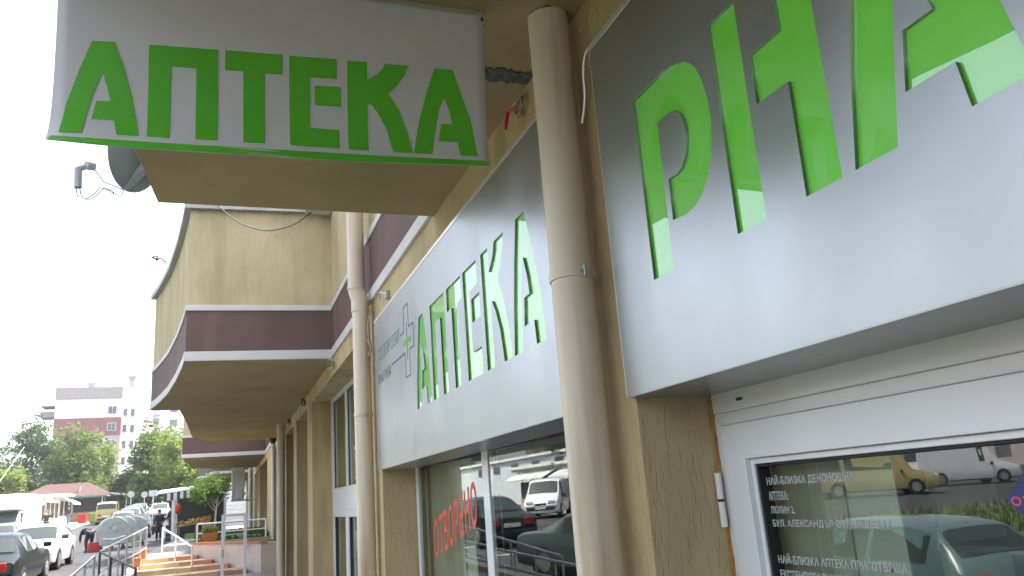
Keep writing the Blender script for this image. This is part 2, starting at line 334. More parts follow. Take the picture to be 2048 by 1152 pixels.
# far kerb of the street on the kiosk side
g = MB()
for y0, y1 in ((24, 36), (36, 52), (52, 65), (65, 78), (78, 88)):
    for (x0, x1, dz) in ((-17, -15.0, .08) if y0 < 50 else (-14, -11.2, .08),):
        g.add([(x0, y0, gz(y0)+dz), (x1, y0, gz(y0)+dz), (x1, y1, gz(y1)+dz), (x0, y1, gz(y1)+dz), (x1, y0, gz(y0)-.1), (x1, y1, gz(y1)-.1)], [(0, 1, 2, 3), (1, 4, 5, 2)])
struct('kiosk_footway', g, 'kerb')
g = MB()
for y0, y1 in ((-14, 0), (0, 10), (10, 16), (16, 22)): g.add([(-60, y0, gz(y0)+.03), (-8.6, y0, gz(y0)+.03), (-8.6, y1, gz(y1)+.03), (-60, y1, gz(y1)+.03)], [(0, 1, 2, 3)])
struct('lawn', g, 'soil')
gr = MB(); R = random.Random(3)
for i in range(9000):
    x = -8.7-abs(R.gauss(0, 10)); y = R.uniform(-6, 21.5); z = gz(y)+.02; a = R.uniform(0, 6.28); h = R.uniform(.12, .34); ww = R.uniform(.02, .05)
    dx, dy = math.cos(a)*ww, math.sin(a)*ww; lx, ly = R.gauss(0, .07), R.gauss(0, .07)
    gr.add([(x-dx, y-dy, z), (x+dx, y+dy, z), (x+lx, y+ly, z+h)], [(0, 1, 2)])
tag(gr.build('grass', 'grass', fix=False), 'rough green grass on the verge across the street', 'grass', kind='stuff')
# white parking lines on the road
for i, (x0, x1, y) in enumerate([(-8.2, -4.0, 24.0), (-8.2, -4.0, 21.4)]):
    g = MB(); g.add([(x0, y, gz(y)+.006), (x1, y, gz(y)+.006), (x1, y+.12, gz(y+.12)+.006), (x0, y+.12, gz(y+.12)+.006)], [(0, 1, 2, 3)])
    struct('road_marking', g, 'plate')

# ------------------------------------------------------------------ shop building
XW = 1.44; ZS = H(2.044); ZB0, ZB1 = H(2.172), H(2.742); ZT1 = H(2.822); ZR = H(4.25); XF = 1.76; XG = 1.80
B = thing('shop_building', 'long beige shop building with brown bands, white trim and rounded overhanging balconies', 'building', (1.44, 8, 0), world=True)
LB, LT = H(.42), H(1.81)          # opening heads: behind the sign panels, and further along
piers = [(-12, -11), (2.6, 3.1), (7.72, 8.9), (14.2, 14.95), (17.3, 18.0), (20.2, 22.4), (25.4, 29.0), (35, 37), (41, 56)]
for a, b in piers:
    MB().box((XW, a, -.6), (2.3, b, LT if a > 8 else ZB0)).build('wall_pier', 'stucco', B, bevel=.012 if a > 8 else .006)
for a, b in ((-11, 2.6), (3.1, 7.72)): MB().box((XW, a, LB), (2.3, b, ZB0)).build('wall_above_signs', 'stucco', B)
MB().box((XW, 8.9, LT), (2.3, 56, ZB0)).build('lintel_beam', 'stucco', B, bevel=.01)
MB().box((XW, -12, ZB0), (2.3, 56, ZR)).build('upper_wall', 'stucco_up', B)
MB().box((XW-.012, -12, ZB0+.004), (XW+.05, 56, ZB1)).build('brown_band', 'brown', B)
for a, b in ((ZS+.01, ZB0), (ZB1, ZT1)): MB().box((XW-.03, -12, a), (XW+.05, 56, b)).build('white_trim', 'trim', B, bevel=.006)
MB().box((XW, -12, ZR), (10, 56, ZR+.15)).build('roof_slab', 'coping', B)
MB().box((9.8, -12, -.6), (10, 56, ZR)).build('back_wall', 'interior', B)
for y in (-12, 55.8): MB().box((2.3, y, -.6), (9.8, y+.2, ZR)).build('end_wall', 'stucco_up', B)
MB().box((2.31, -11.8, H(1.4)), (9.8, 55.8, H(1.5))).build('shop_ceiling', 'interior', B)
MB().box((1.9, -11.8, -.3), (9.8, 55.8, -.01)).build('shop_floor', 'floor_in', B)
for y in (2.85, 8.3, 14.6, 20.9, 27, 36, 44): MB().box((2.31, y-.08, 0), (9.8, y+.08, H(1.4))).build('partition_wall', 'interior', B)

CURVE = [(-.505, 11.28), (-.555, 11.8), (-.614, 12.3), (-.69, 12.95), (-.783, 13.6), (-.89, 14.35), (-1.02, 15.05), (-1.16, 15.75), (-1.314, 16.4)]
TAIL = [(-.80, 16.52), (-.765, 18.0), (-.758, 20.0), (-.756, 22.2), (-.64, 22.75), (-.50, 23.25), (-.46, 23.65), (-.424, 24.03)]
def balcony(dy, plan=None, top=ZR, cut=None):
    pl = plan or [(x, y+dy) for x, y in CURVE+TAIL]
    y0, y1 = pl[0][1], pl[-1][1]
    poly = [(1.55, y0-.08 if not plan else y0)]+pl+[(1.55, y1)]
    poly = poly[::-1]            # counter-clockwise
    area = sum(poly[i-1][0]*poly[i][1]-poly[i][0]*poly[i-1][1] for i in range(len(poly)))
    if area < 0: poly = poly[::-1]
    o = MB().prism(offset_poly(poly, -.012), ZT1-.02, top).build('balcony', 'stucco_up', B)
    MB().prism(poly, ZB0-.01, ZB1).build('brown_band', 'brown', o)
    MB().prism(offset_poly(poly, .018), ZS, ZB0).build('white_trim', 'trim', o, bevel=.006)
    MB().prism(offset_poly(poly, .018), ZB1, ZT1).build('white_trim', 'trim', o, bevel=.006)
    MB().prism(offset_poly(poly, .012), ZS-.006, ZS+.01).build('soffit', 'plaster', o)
    MB().prism(offset_poly(poly, .07), top-.03, top+.07).build('coping', 'coping', o)
    return o
balcony(0, [(-.5, -7.4), (-.8, -5), (-1.3, -2.3), (-.86, -2.1), (-.87, 1.2), (-.85, 2.2), (-.80, 2.45), (-.70, 2.8), (-.62, 3.2), (-.575, 3.6), (-.53, 4.1), (-.488, 4.525), (-.463, 4.86), (-.424, 5.334)])
balcony(0)
balcony(0, [(-1.35, 30.2), (-1.30, 32), (-1.20, 34.4), (-1.10, 36.2), (-.6, 37.6), (.1, 38.6)])
balcony(31.6, None)
# pale ledge box under the eaves of the second balcony, the sagging cable and a bent wire on the coping
MB().box((1.06, 11.02, H(4.2)), (1.42, 11.19, H(4.30))).build('window_sill', 'trim', B)
# scar of rough mortar and stains on the soffit by the pipe
mo = MB(); R = random.Random(5); N_ = 22; top = []; bot = []
for i in range(N_):
    t_ = i/(N_-1); x = 1.06+t_*.375; y = 3.325-.02*t_; top.append((x, y+.055+R.uniform(-.015, .015))); bot.append((x, y-.065+R.uniform(-.015, .02)))
mo.prism(bot+top[::-1], ZS-.013, ZS+.01).build('mortar_scar', 'mortar', B)
mo = MB()
for k in range(16):
    q = 2*math.pi*k/16; mo.v.append((1.325+.094*math.cos(q)+R.uniform(-.004, .012), 2.80+.096*math.sin(q)+R.uniform(-.006, .012), 0))
pl = [(v[0], v[1]) for v in mo.v if v[0] < 1.43]
MB().prism([(min(1.438, v[0]), v[1]) for v in mo.v], ZS-.009, ZS+.01).build('mortar_collar', 'mortar', B)

# --- door recess behind the big sign
door = thing('door', None, None); door.parent = B; door.location = [-c for c in B.location]
def frame_rect(y0, y1, z0, z1, wd, x0, x1): # four mitred members
    m = MB()
    for (a, b, c, d) in (((y0, z1), (y1, z1), (y1-wd, z1-wd), (y0+wd, z1-wd)), ((y0, z0), (y0+wd, z0+wd), (y1-wd, z0+wd), (y1, z0)),
                         ((y0, z0), (y0, z1), (y0+wd, z1-wd), (y0+wd, z0+wd)), ((y1, z0), (y1-wd, z0+wd), (y1-wd, z1-wd), (y1, z1))):
        m.yzprism([a, b, c, d], x0, x1)
    return m
def members(y0, y1, z0, z1, wd, x0, x1, mat, parent, name):
    for q in ((((y0, z1), (y1, z1), (y1-wd, z1-wd), (y0+wd, z1-wd))), (((y0, z0), (y0+wd, z0+wd), (y1-wd, z0+wd), (y1, z0))),
              (((y0, z0), (y0, z1), (y0+wd, z1-wd), (y0+wd, z0+wd))), (((y1, z0), (y1-wd, z0+wd), (y1-wd, z1-wd), (y1, z1)))):
        MB().yzprism(list(q), x0, x1).build(name, mat, parent, bevel=.0035)
MB().box((XF, .1, H(.2366)), (XF+.09, 2.598, H(.318))).build('head_profile', 'pvc', door, bevel=.006)
members(.18, 2.592, .0, H(.236), .046, XF+.004, XF+.09, 'pvc', door, 'door_frame')
members(.228, 2.544, .04, H(.188), .128, XF-.012, XF+.075, 'pvc', door, 'sash_member')
members(.357, 2.415, .17, H(.059), .020, XF+.008, XF+.07, 'pvc', door, 'glazing_bead')
members(.378, 2.394, .19, H(.038), .010, XF+.014, XF+.07, 'gasket', door, 'gasket')
MB().box((XG, .37, .18), (XG+.008, 2.40, H(.044))).build('glass_pane', 'glass', door)
for z0, z1 in ((-.075, .02), (-.175, -.085)): MB().tube([(XF-.02, 2.583, H(z0)), (XF-.02, 2.583, H(z1))], .013, 10).build('hinge', 'pvc', door, True)
MB().box((XF-.026, 2.574, H(-.085)), (XF-.012, 2.594, H(-.075))).build('hinge_pin', 'darkmetal', door)
fo = MB(); R = random.Random(9)
pts = [(2.6+.002, -.5+i*.05) for i in range(26)]
fo.yzprism([(2.588+R.uniform(-.004, .004), z) for y, z in pts]+[(2.605, z) for y, z in pts[::-1]], XF-.004, XF+.05)
for i, v in enumerate(fo.v): fo.v[i] = (v[0], v[1], H(v[2]))
fo.build('foam_joint', 'foam', door)
MB().box((XF-.006, 2.395, H(.268)), (XF, 2.425, H(.278))).build('drain_cap', 'darkmetal', door)
# lettering on the door glass
def on_glass(u, v, d): return (XG-.0016+d, -u, H(v))
rows = [('НАЙ-БЛИЗКА ДЕНОНОЩНА', 2.415, 1.955, -.041, -.003), ('АПТЕКА:', 2.415, 2.276, -.088, -.058), ('ЛЮЛИН 2,', 2.415, 2.254, -.136, -.107),
        ('БУЛ. АЛЕКСАНДЪР СТАНИШЕВ 17', 2.42, 1.848, -.180, -.152), ('НАЙ-БЛИЗКА АПТЕКА ПРИГОТВЯЩА', 2.43, 1.816, -.301, -.262), ('ЕКСТЕМПОРАЛНИ ФОРМИ', 2.43, 1.99, -.345, -.315)]
for b_, y0, y1, z0, z1 in rows:
    y0 = min(y0, 2.378)
    o = link('glass_lettering', text2d(b_, (-y0, -y1, z0, z1), on_glass, .001, bold=.025), 'etched', door); o['label'] = 'pale frosted capital lettering printed on the door glass'
dm = MB().yzprism([(1.465, H(-.103)), (1.36, H(.002)), (1.255, H(-.103)), (1.36, H(-.208))], XG-.0022, XG-.0006).build('blue_sticker', 'blueprint', door); dm['label'] = 'dark blue diamond sticker with red letters'
link('sticker_lettering', text2d('ОЖ', (-1.452, -1.385, -.117, -.095), lambda u, v, d: (XG-.0036+d, -u, H(v)), .001, bold=.02), 'redprint', dm)
# pale sheet hung behind the door glass
dk = thing('hanging_sheet', 'beige paper sheet hung inside the glass of the white door', 'sheet', (1.88, 2.1, 0), world=True)
MB().box((1.87, 2.09, .1), (1.876, 2.45, H(.03))).build('left_half', 'blind', dk); MB().box((1.878, 1.885, .1), (1.884, 2.11, H(.03))).build('right_half', 'blind2', dk)
# shelves with medicine packs behind the door
for k, xx in enumerate((2.75,)):
    sh = thing('display_shelf', 'white shelf unit with bottles and packs seen through the door glass', 'shelf', (xx, 1.4, 0), world=True)
    for z in (.55, .95, 1.35): MB().box((xx, .3, z), (xx+.35, 2.6, z+.025)).build('shelf_board', 'box_a', sh)
    for y in (.3, 2.56): MB().box((xx, y, 0), (xx+.35, y+.03, 1.75)).build('side_panel', 'box_a', sh)
    R = random.Random(11); cols = ['white', 'green', 'blue', 'brown']; kk = {'white': 'box_a', 'green': 'box_b', 'blue': 'box_c', 'brown': 'box_d'}; cnt = {}
    for zi, z in enumerate((.575, .975, 1.375)):
        for j in range(4):
            y = 1.62-j*.22+R.uniform(-.03, .03); c = cols[j]; h = R.uniform(.14, .27); r = R.uniform(.03, .05); key = 'small'
            o = MB().lathe([(r, 0), (r, h*.7), (r*.45, h*.8), (r*.45, h)], (xx+.12, y, z), 'z', 10).build('bottle', kk[c], None, True)
            tag(o, '%s medicine bottle on the %s shelf behind the door glass' % (c, ['lowest', 'middle', 'top'][zi]), 'bottle', 'bottles on the pharmacy shelf')

# --- shop window behind the second sign
win = thing('window', None, None); win.parent = B; win.location = [-c for c in B.location]
YA, YB, YM0, YM1 = 7.70, 3.12, 5.42, 5.56
members(YB, YA, .05, H(.40), .085, XF, XF+.09, 'pvc', win, 'window_frame')
MB().box((XF+.001, YM0, .135), (XF+.088, YM1, H(.315))).build('mullion', 'pvc', win, bevel=.006)
def wgx(y): return XG-math.tan(rad(1.5))*(y-(4.31 if y < 5.5 else 6.58))     # panes sit slightly skewed in the rebate
for a, b in ((YB+.085, YM0), (YM1, YA-.085)):
    xa, xb = wgx(a), wgx(b)
    MB().prism([(xa, a), (xa+.008, a), (xb+.008, b), (xb, b)], .13, H(.318)).build('glass_pane', 'glass', win)
    members(a, b, .135, H(.315), .014, XF+.03, XF+.07, 'gasket', win, 'gasket')
# red lettering on the glass, climbing to the right
def red(u, v, d): return (wgx(7.15-u*1.23)-.0022+d, 7.15-u*1.23, H(-.515+u*.31+v*.335))
o = link('red_lettering', text2d('ОТВОРЕНО', (0, 1, 0, 1), red, .0012, bold=.012), 'redprint', win); o['label'] = 'red capital lettering climbing to the right on the shop window'
bl = thing('roller_blind', 'beige blind drawn inside the left half of the shop window', 'blind', (1.9, 6.9, 0), world=True)
MB().box((1.885, 6.52, .1), (1.891, 7.62, H(.38))).build('blind_sheet', 'blind', bl)
MB().box((1.893, 6.24, .1), (1.899, 6.56, H(.38))).build('blind_sheet', 'blind2', bl)

# --- glazed entrance beyond the second downpipe
d2 = thing('entrance', None, None); d2.parent = B; d2.location = [-c for c in B.location]
y0, y1 = 8.92, 13.98
members(y0, y1, .1, LT, .07, XF, XF+.08, 'pvc', d2, 'door_frame')
MB().box((XF+.002, y0+.07, H(-.05)), (XF+.078, y1-.07, H(.30))).build('transom', 'pvc', d2, bevel=.006)
for y in (10.6, 12.3): MB().box((XF+.003, y, .17), (XF+.077, y+.09, LT-.07)).build('mullion', 'pvc', d2, bevel=.005)
for a, b in ((8.99, 10.6), (10.69, 12.3), (12.39, 13.91)):
    MB().box((XG, a, H(.30)), (XG+.008, b, LT-.07)).build('glass_pane', 'glass', d2)
    members(a, b, .17, H(-.05), .10, XF-.006, XF+.06, 'pvc', d2, 'sash_member')
    MB().box((XG+.001, a+.09, .26), (XG+.009, b-.09, H(-.14))).build('glass_pane', 'glass', d2)
    members(a+.10, b-.10, .27, H(-.15), .012, XF+.012, XF+.05, 'gasket', d2, 'gasket')
    members(a, b, H(.30), LT-.07, .012, XF+.03, XF+.06, 'gasket', d2, 'gasket')
MB().box((XF, 13.98, .1), (XF+.4, 14.3, LT)).build('reveal_infill', 'stucco', d2)
cu = thing('curtain', 'plain beige curtain behind the glass of the far entrance', 'curtain', (2.0, 11.5, 0), world=True)
cm = MB()
pl = [(1.95+.025*math.sin(i*1.9), 8.95+i*.12) for i in range(42)]
cm.prism(pl+[(x+.012, y) for x, y in pl[::-1]], .15, LT-.05); cm.build('curtain_sheet', 'blind', cu)
# further openings: recessed frames with glass
for a, b in ((14.95, 17.3), (18.0, 20.2), (22.4, 25.4), (29.0, 35), (37, 41)):
    wn = thing('window', None, None); wn.parent = B; wn.location = [-c for c in B.location]
    members(a, b, .25, LT, .08, XF+.02, XF+.09, 'pvc', wn, 'window_frame')
    MB().box((XG+.02, a+.07, .3), (XG+.028, b-.07, LT-.07)).build('glass_pane', 'glass', wn)

# ------------------------------------------------------------------ sign panels with letters cut through the sheet
BAN = {'A1': [(-0.569, 1.352), (-0.553, 1.476), (-0.519, 1.605), (-0.481, 1.719), (-0.406, 1.724), (-0.372, 1.632), (-0.341, 1.518), (-0.312, 1.363), (-0.386, 1.36), (-0.398, 1.424), (-0.472, 1.421), (-0.458, 1.493), (-0.413, 1.496), (-0.423, 1.542), (-0.443, 1.605), (-0.467, 1.528), (-0.487, 1.44), (-0.497, 1.358)],
 'P': [(-0.29, 1.728), (-0.047, 1.738), (-0.042, 1.368), (-0.12, 1.367), (-0.124, 1.656), (-0.212, 1.653), (-0.209, 1.364), (-0.286, 1.364)],
 'T': [(-0.021, 1.74), (0.192, 1.749), (0.192, 1.667), (0.126, 1.664), (0.128, 1.37), (0.05, 1.368), (0.046, 1.663), (-0.021, 1.661)],
 'E': [(0.217, 1.748), (0.403, 1.756), (0.403, 1.674), (0.299, 1.67), (0.3, 1.459), (0.413, 1.46), (0.413, 1.377), (0.223, 1.372)],
 'Eb': [(0.316, 1.637), (0.421, 1.641), (0.422, 1.56), (0.317, 1.557)],
 'K': [(0.446, 1.756), (0.526, 1.759), (0.527, 1.683), (0.566, 1.711), (0.587, 1.734), (0.6, 1.76), (0.701, 1.764), (0.679, 1.714), (0.65, 1.672), (0.614, 1.635), (0.657, 1.571), (0.691, 1.478), (0.711, 1.381), (0.629, 1.381), (0.605, 1.481), (0.571, 1.547), (0.541, 1.584), (0.529, 1.577), (0.528, 1.378), (0.449, 1.377)],
 'A2': [(0.811, 1.765), (0.891, 1.767), (0.932, 1.651), (0.969, 1.548), (0.992, 1.391), (0.913, 1.387), (0.906, 1.449), (0.822, 1.447), (0.837, 1.526), (0.885, 1.528), (0.875, 1.582), (0.852, 1.64), (0.829, 1.588), (0.808, 1.483), (0.793, 1.384), (0.714, 1.381), (0.739, 1.515), (0.772, 1.645)]}
XP = 1.40; PZ0, PZ1 = .313, 1.758; LZ0, LZ1 = .683, 1.372; DEEP = .010
def onpanel(x):
    return lambda u, v, d: (x+d, -u, H(v))
def mapl(key, ya, yb):
    src = BAN['E'] if key in ('E', 'Eb') else BAN[key]
    x0 = min(p[0] for p in src); x1 = max(p[0] for p in src); z0 = min(p[1] for p in src); z1 = max(p[1] for p in src)
    sq = key != 'x'
    out = []
    for x, z in BAN[key]:
        zz = LZ0+(z-z0)/(z1-z0)*(LZ1-LZ0)
        if zz < LZ0+.035: zz = LZ0
        if zz > LZ1-.035: zz = LZ1
        out.append((ya+(x-x0)/(x1-x0)*(yb-ya), zz))
    return out
W2 = [[mapl('A1', 5.955, 5.489)], [mapl('P', 5.44, 5.029)], [mapl('T', 4.975, 4.629)], [mapl('E', 4.577, 4.272), mapl('Eb', 4.577, 4.272)], [mapl('K', 4.194, 3.762)], [mapl('A2', 3.737, 3.30)]]
PH = [[[(2.298, 1.369), (2.08, 1.369), (2.026, 1.362), (1.971, 1.344), (1.923, 1.310), (1.895, 1.275), (1.872, 1.22), (1.858, 1.153), (1.856, 1.065), (1.868, 1.01), (1.886, .957), (1.916, .907), (1.953, .866), (2.0, .843), (2.055, .835), (2.136, .845), (2.132, .99), (2.083, .987), (2.045, .996), (2.015, 1.027), (1.998, 1.077), (1.997, 1.129), (2.013, 1.175), (2.047, 1.204), (2.088, 1.212), (2.155, 1.212), (2.169, .683), (2.302, .683)]],
      [[(1.803, 1.368), (1.668, 1.368), (1.678, .683), (1.811, .683)], [(1.507, 1.368), (1.508, 1.167), (1.639, 1.166), (1.64, 1.012), (1.506, 1.010), (1.514, .683), (1.384, .683), (1.373, 1.368)]],
      [[(1.187, 1.368), (1.257, 1.09), (1.297, .925), (1.341, .683), (1.211, .683), (1.177, .856), (1.144, 1.012), (1.112, 1.14), (1.072, 1.0), (1.056, .931), (1.137, .930), (1.163, .792), (1.033, .791), (1.021, .683), (.885, .683), (.914, .856), (.953, 1.05), (1.045, 1.368)]]]
def sign_panel(name, label, ya, yb, word):
    s = thing(name, label, 'sign', (XP, (ya+yb)/2, H(PZ0)), world=True)
    outer = [(-ya, PZ0), (-yb, PZ0), (-yb, PZ1), (-ya, PZ1)]
    cuts = [[(-y, z) for y, z in c] for l in word for c in l]
    link('face_sheet', fill2d([outer]+cuts, onpanel(XP), DEEP), 'panel', s)
    for l in word:
        link('letter', fill2d([[(-y, z) for y, z in c] for c in l], onpanel(XP+DEEP+.0005), .004), 'letter', s)
    MB().box((XP+DEEP+.006, yb+.02, H(PZ0)+.004), (XP+DEEP+.008, ya-.02, H(PZ1)-.004)).build('backing_sheet', 'groove', s)
    # returns of the tray: underside back to the window line, far side, top angle
    MB().box((XP+.0005, yb, H(PZ0)-.003), (XF+.004, ya-.001, H(PZ0)-.0005)).build('underside', 'panel', s)
    MB().box((XP+.001, ya, H(PZ0)), (XW, ya+.003, H(PZ1))).build('side_return', 'panel', s)
    MB().box((XP+.001, yb-.003, H(PZ0)), (XW, yb, H(PZ1))).build('side_return', 'panel', s)
    MB().box((XP-.003, yb, H(PZ1)-.006), (XW, ya+.003, H(PZ1)+.018)).build('edge_trim', 'panel_edge', s)
    MB().box((XP-.0016, ya-.003, H(PZ0)), (XP+.0005, ya+.0012, H(PZ1))).build('corner_edge', 'panel_edge', s)
    return s
s1 = sign_panel('sign_panel', 'large silver sign panel with green latin letters PHA above the white door', 2.589, -2.4, PH)
s2 = sign_panel('sign_panel', 'silver sign panel with green АПТЕКА lettering and cross emblem above the shop window', 7.70, 3.105, W2)
# emblem: outlined cross with trailing lines, and two lines of slanted script
def stroke(pts, wd, closed=False):
    m = MB(); n = len(pts)
    for i in range(n if closed else n-1):
        a, b = Vector(pts[i]), Vector(pts[(i+1) % n]); e = (b-a).normalized(); q = Vector((-e.y, e.x))*wd/2; a = a-e*wd*.3; b = b+e*wd*.3
        m.yzprism([tuple(a+q), tuple(b+q), tuple(b-q), tuple(a-q)], XP-.0012-(.0002*(i % 2)), XP+.0004)
    for i, v in enumerate(m.v): m.v[i] = (v[0], v[1], H(v[2]))
    return m
em = stroke([(6.325, 1.577), (6.165, 1.577), (6.155, 1.377), (5.985, 1.377), (5.985, 1.19), (6.15, 1.19), (6.14, .983), (6.304, .983), (6.312, 1.19)], .011).build('cross_emblem', 'groove', s2)
em['label'] = 'outlined pharmacy cross with a small green bar'
stroke([(6.325, 1.577), (6.33, 1.37), (6.485, 1.37)], .011).build('cross_line', 'groove', em)
stroke([(6.312, 1.19), (6.873, 1.19)], .016).build('cross_line', 'groove', em)
stroke([(6.234, 1.427), (6.222, 1.116)], .014).build('cross_line', 'groove', em)
MB().yzprism([(6.35, H(1.296)), (6.095, H(1.296)), (6.095, H(1.25)), (6.35, H(1.25))], XP-.002, XP+.0002).build('green_bar', 'letter', em)
for b_, y0, y1, z0, z1 in (('ТОДОРОВИ', 7.53, 6.52, 1.305, 1.45), ('ФАРМА', 7.54, 6.93, 1.10, 1.212)):
    o = link('emblem_lettering', text2d(b_, (-y0, -y1, z0, z1), lambda u, v, d: (XP-.0012+d, -u, H(v)), .001, shear=.25, bold=-.018), 'groove', s2); o['label'] = 'thin slanted dark lettering beside the cross'

# ------------------------------------------------------------------ hanging banner
BZ = [(1.29, 2.872), (1.31, 2.88), (1.36, 2.905), (1.42, 2.918), (1.55, 2.91), (1.70, 2.889), (1.88, 2.86), (2.044, 2.83)]
def by(z, x=0):
    z = min(max(z, 1.29), 2.044)
    for (a, b), (c, d) in zip(BZ, BZ[1:]):
        if a <= z <= c:
            t = (z-a)/(c-a); return b+(d-b)*t+.004*math.sin(x*7+z*3)*(2.044-z)
    return 2.83
bn = thing('hanging_banner', 'grey white vinyl banner printed АПТЕКА in green hanging from the soffit', 'banner', (.22, 2.83, ZS), world=True)
def bbot(x):
    P = [(-.597, 1.31), (-.343, 1.301), (.038, 1.304), (.438, 1.312), (1.038, 1.342)]
    for (a, b), (c, d) in zip(P, P[1:]):
        if x <= c or c == 1.038: return b+(d-b)*(x-a)/(c-a)
g = MB(); nx, nz = 40, 30
for j in range(nz+1):
    for i in range(nx+1):
        t = j/nz; x = -.597+(1.037+.597)*i/nx; zb = bbot(x); z = zb+(2.040-zb)*t; flare = (.006*(1-t)**3) if i in (0, nx) else 0
        g.v.append((x+(-flare if i == 0 else flare), by(z, x), H(z)))
for j in range(nz):
    for i in range(nx): a = j*(nx+1)+i; g.f.append((a, a+1, a+nx+2, a+nx+1))
o = g.build('banner_sheet', 'banner', bn, True); md = o.modifiers.new('thick', 'SOLIDIFY'); md.thickness = .0015; md.offset = 1
# make the front face the camera side
ZC = [1.29+.04*i for i in range(20)]
def onban(u, v, d): return (u, by(v, u)-.003+d, H(v))
for key in ('A1', 'P', 'T', ('E', 'Eb'), 'K', 'A2'):
    cs = [BAN[k] for k in key] if isinstance(key, tuple) else [BAN[key]]
    link('printed_letter', fill2d(cs, onban, .001, ZC), 'bprint', bn)
st_ = [(-.596, 1.3105), (-.343, 1.3015), (.038, 1.3045), (.438, 1.3125), (1.036, 1.3425), (1.018, 1.37), (.6, 1.357), (.2, 1.345), (-.2, 1.337), (-.589, 1.331)]
link('printed_stripe', fill2d([st_], onban, .001, ZC+[1.315, 1.345, 1.36]), 'bprint', bn)
MB().box((-.6, 2.822, ZS-.03), (1.04, 2.829, ZS-.007)).build('top_batten', 'panel_edge', bn)
MB().xzprism([(1.016, ZS-.052), (1.024, ZS-.052), (1.022, ZS-.038), (1.018, ZS-.038)], 2.812, 2.826).build('screw', 'darkmetal', bn)

# ------------------------------------------------------------------ downpipes
def downpipe(label, x, y, r, z0, z1, mat='pipe', elbow=None, brackets=(), group='downpipes along the shop front', joints=()):
    t = thing('downpipe', label, 'pipe', (x, y, z0), group=group, world=True)
    pts = [(x, y, z0), (x, y, elbow-.10), (x, y, elbow-.05), (x-.035, y, elbow+.06), (x-.04, y, elbow+.12), (x-.04, y, z1)] if elbow else [(x, y, z0+(z1-z0)*i/6) for i in range(7)]
    MB().tube(pts, r, 28).build('pipe_shaft', mat, t, True)
    if elbow:
        MB().tube([(x-.004, y, elbow-.16), (x-.004, y, elbow-.04)], r*1.045, 28).build('pipe_socket', mat, t, True)
        MB().tube([(x-.04, y, elbow+.08), (x-.04, y, elbow+.11)], r*1.05, 28).build('pipe_collar', mat, t, True)
    for z in joints: MB().tube([(x, y, z), (x, y, z+.07)], r*1.04, 28).build('pipe_socket', mat, t, True)
    for z in brackets:
        m = MB(); n = 28
        for k in range(n):
            q = 2*math.pi*k/n
            for rr, dz in ((r*.99, 0), (r*1.075, .002), (r*1.075, .036), (r*.99, .038)): m.v.append((x+rr*math.cos(q), y+rr*math.sin(q), z+dz))
        for k in range(n):
            a = 4*k; b = 4*((k+1) % n)
            for e in range(4): m.f.append((a+e, b+e, b+(e+1) % 4, a+(e+1) % 4))
        o = m.build('clamp_band', mat, t, True)
        q = rad(-88); cx, cy = x+r*1.05*math.cos(q), y+r*1.05*math.sin(q)
        MB().box((cx-.004, cy-.022, z-.006), (cx+.004, cy+.004, z+.041)).build('clamp_ear', 'metal', o, bevel=.003)
        MB().tube([(cx-.016, cy-.012, z+.018), (cx+.016, cy-.012, z+.018)], .005, 8).build('clamp_bolt', 'metal', o, True)
    return t
downpipe('thick stained beige downpipe between the two silver sign panels', 1.325, 2.80, .0895, -.1, ZS, brackets=(H(.815),))
downpipe('beige downpipe with an elbow beside the far end of the АПТЕКА panel', 1.318, 7.98, .089, .02, H(4.2), elbow=H(2.10), brackets=(H(.86),))
downpipe('shaded beige downpipe under the far end of the rounded balcony', 1.31, 20.05, .10, .2, ZS)
downpipe('slim pale downpipe with a black hopper beyond the shaded pipe', 1.35, 23.75, .055, .3, H(1.88), mat='pipe_w')
downpipe('weathered downpipe running down behind the air conditioner', 1.2, 38.9, .10, .5, ZS, mat='pipe_w')
o = MB().lathe([(.055, 0), (.11, .12), (.12, .2)], (1.33, 23.75, H(1.88)), 'z', 12).build('rain_hopper', 'blackplastic', None, True); tag(o, 'black funnel hopper on top of the slim pale downpipe', 'hopper')

# ------------------------------------------------------------------ cables, hooks, tape
def cable(name, label, pts, r=.006, mat='cable', cat='cable'):
    P_ = [Vector(p) for p in pts]; out = []
    for i in range(len(P_)-1):
        p0, p1, p2, p3 = P_[max(i-1, 0)], P_[i], P_[i+1], P_[min(i+2, len(P_)-1)]
        for k in range(6):
            t = k/6; out.append(.5*((2*p1)+(p2-p0)*t+(2*p0-5*p1+4*p2-p3)*t*t+(3*p1-p0-3*p2+p3)*t**3))
    out.append(P_[-1]); o = MB().tube(out, r, 6).build(name, mat, None, True); return tag(o, label, cat)
cable('sagging_cable', 'thin cable sagging in front of the beige side of the rounded balcony', [(-.27, 11.1, H(4.40)), (-.14, 11.1, H(4.238)), (.096, 11.1, H(4.025)), (.33, 11.1, H(3.92)), (.57, 11.1, H(3.89)), (.916, 11.1, H(4.006)), (1.201, 11.1, H(4.253)), (1.28, 11.1, H(4.36))], .009, 'cable_k')
cable('white_cable', 'white cable curling from behind the thick pipe to the corner of the door sign', [(1.41, 2.74, H(1.50)), (1.415, 2.70, H(1.60)), (1.40, 2.66, H(1.70)), (1.40, 2.62, H(1.765)), (1.42, 2.58, H(1.785))], .006, 'panel_edge')
R = random.Random(4)
wl = thing('wire_loop', 'coil of loose grey wire with a red tape end hanging below the soffit', 'wire', (1.43, 3.45, H(1.95)), world=True)
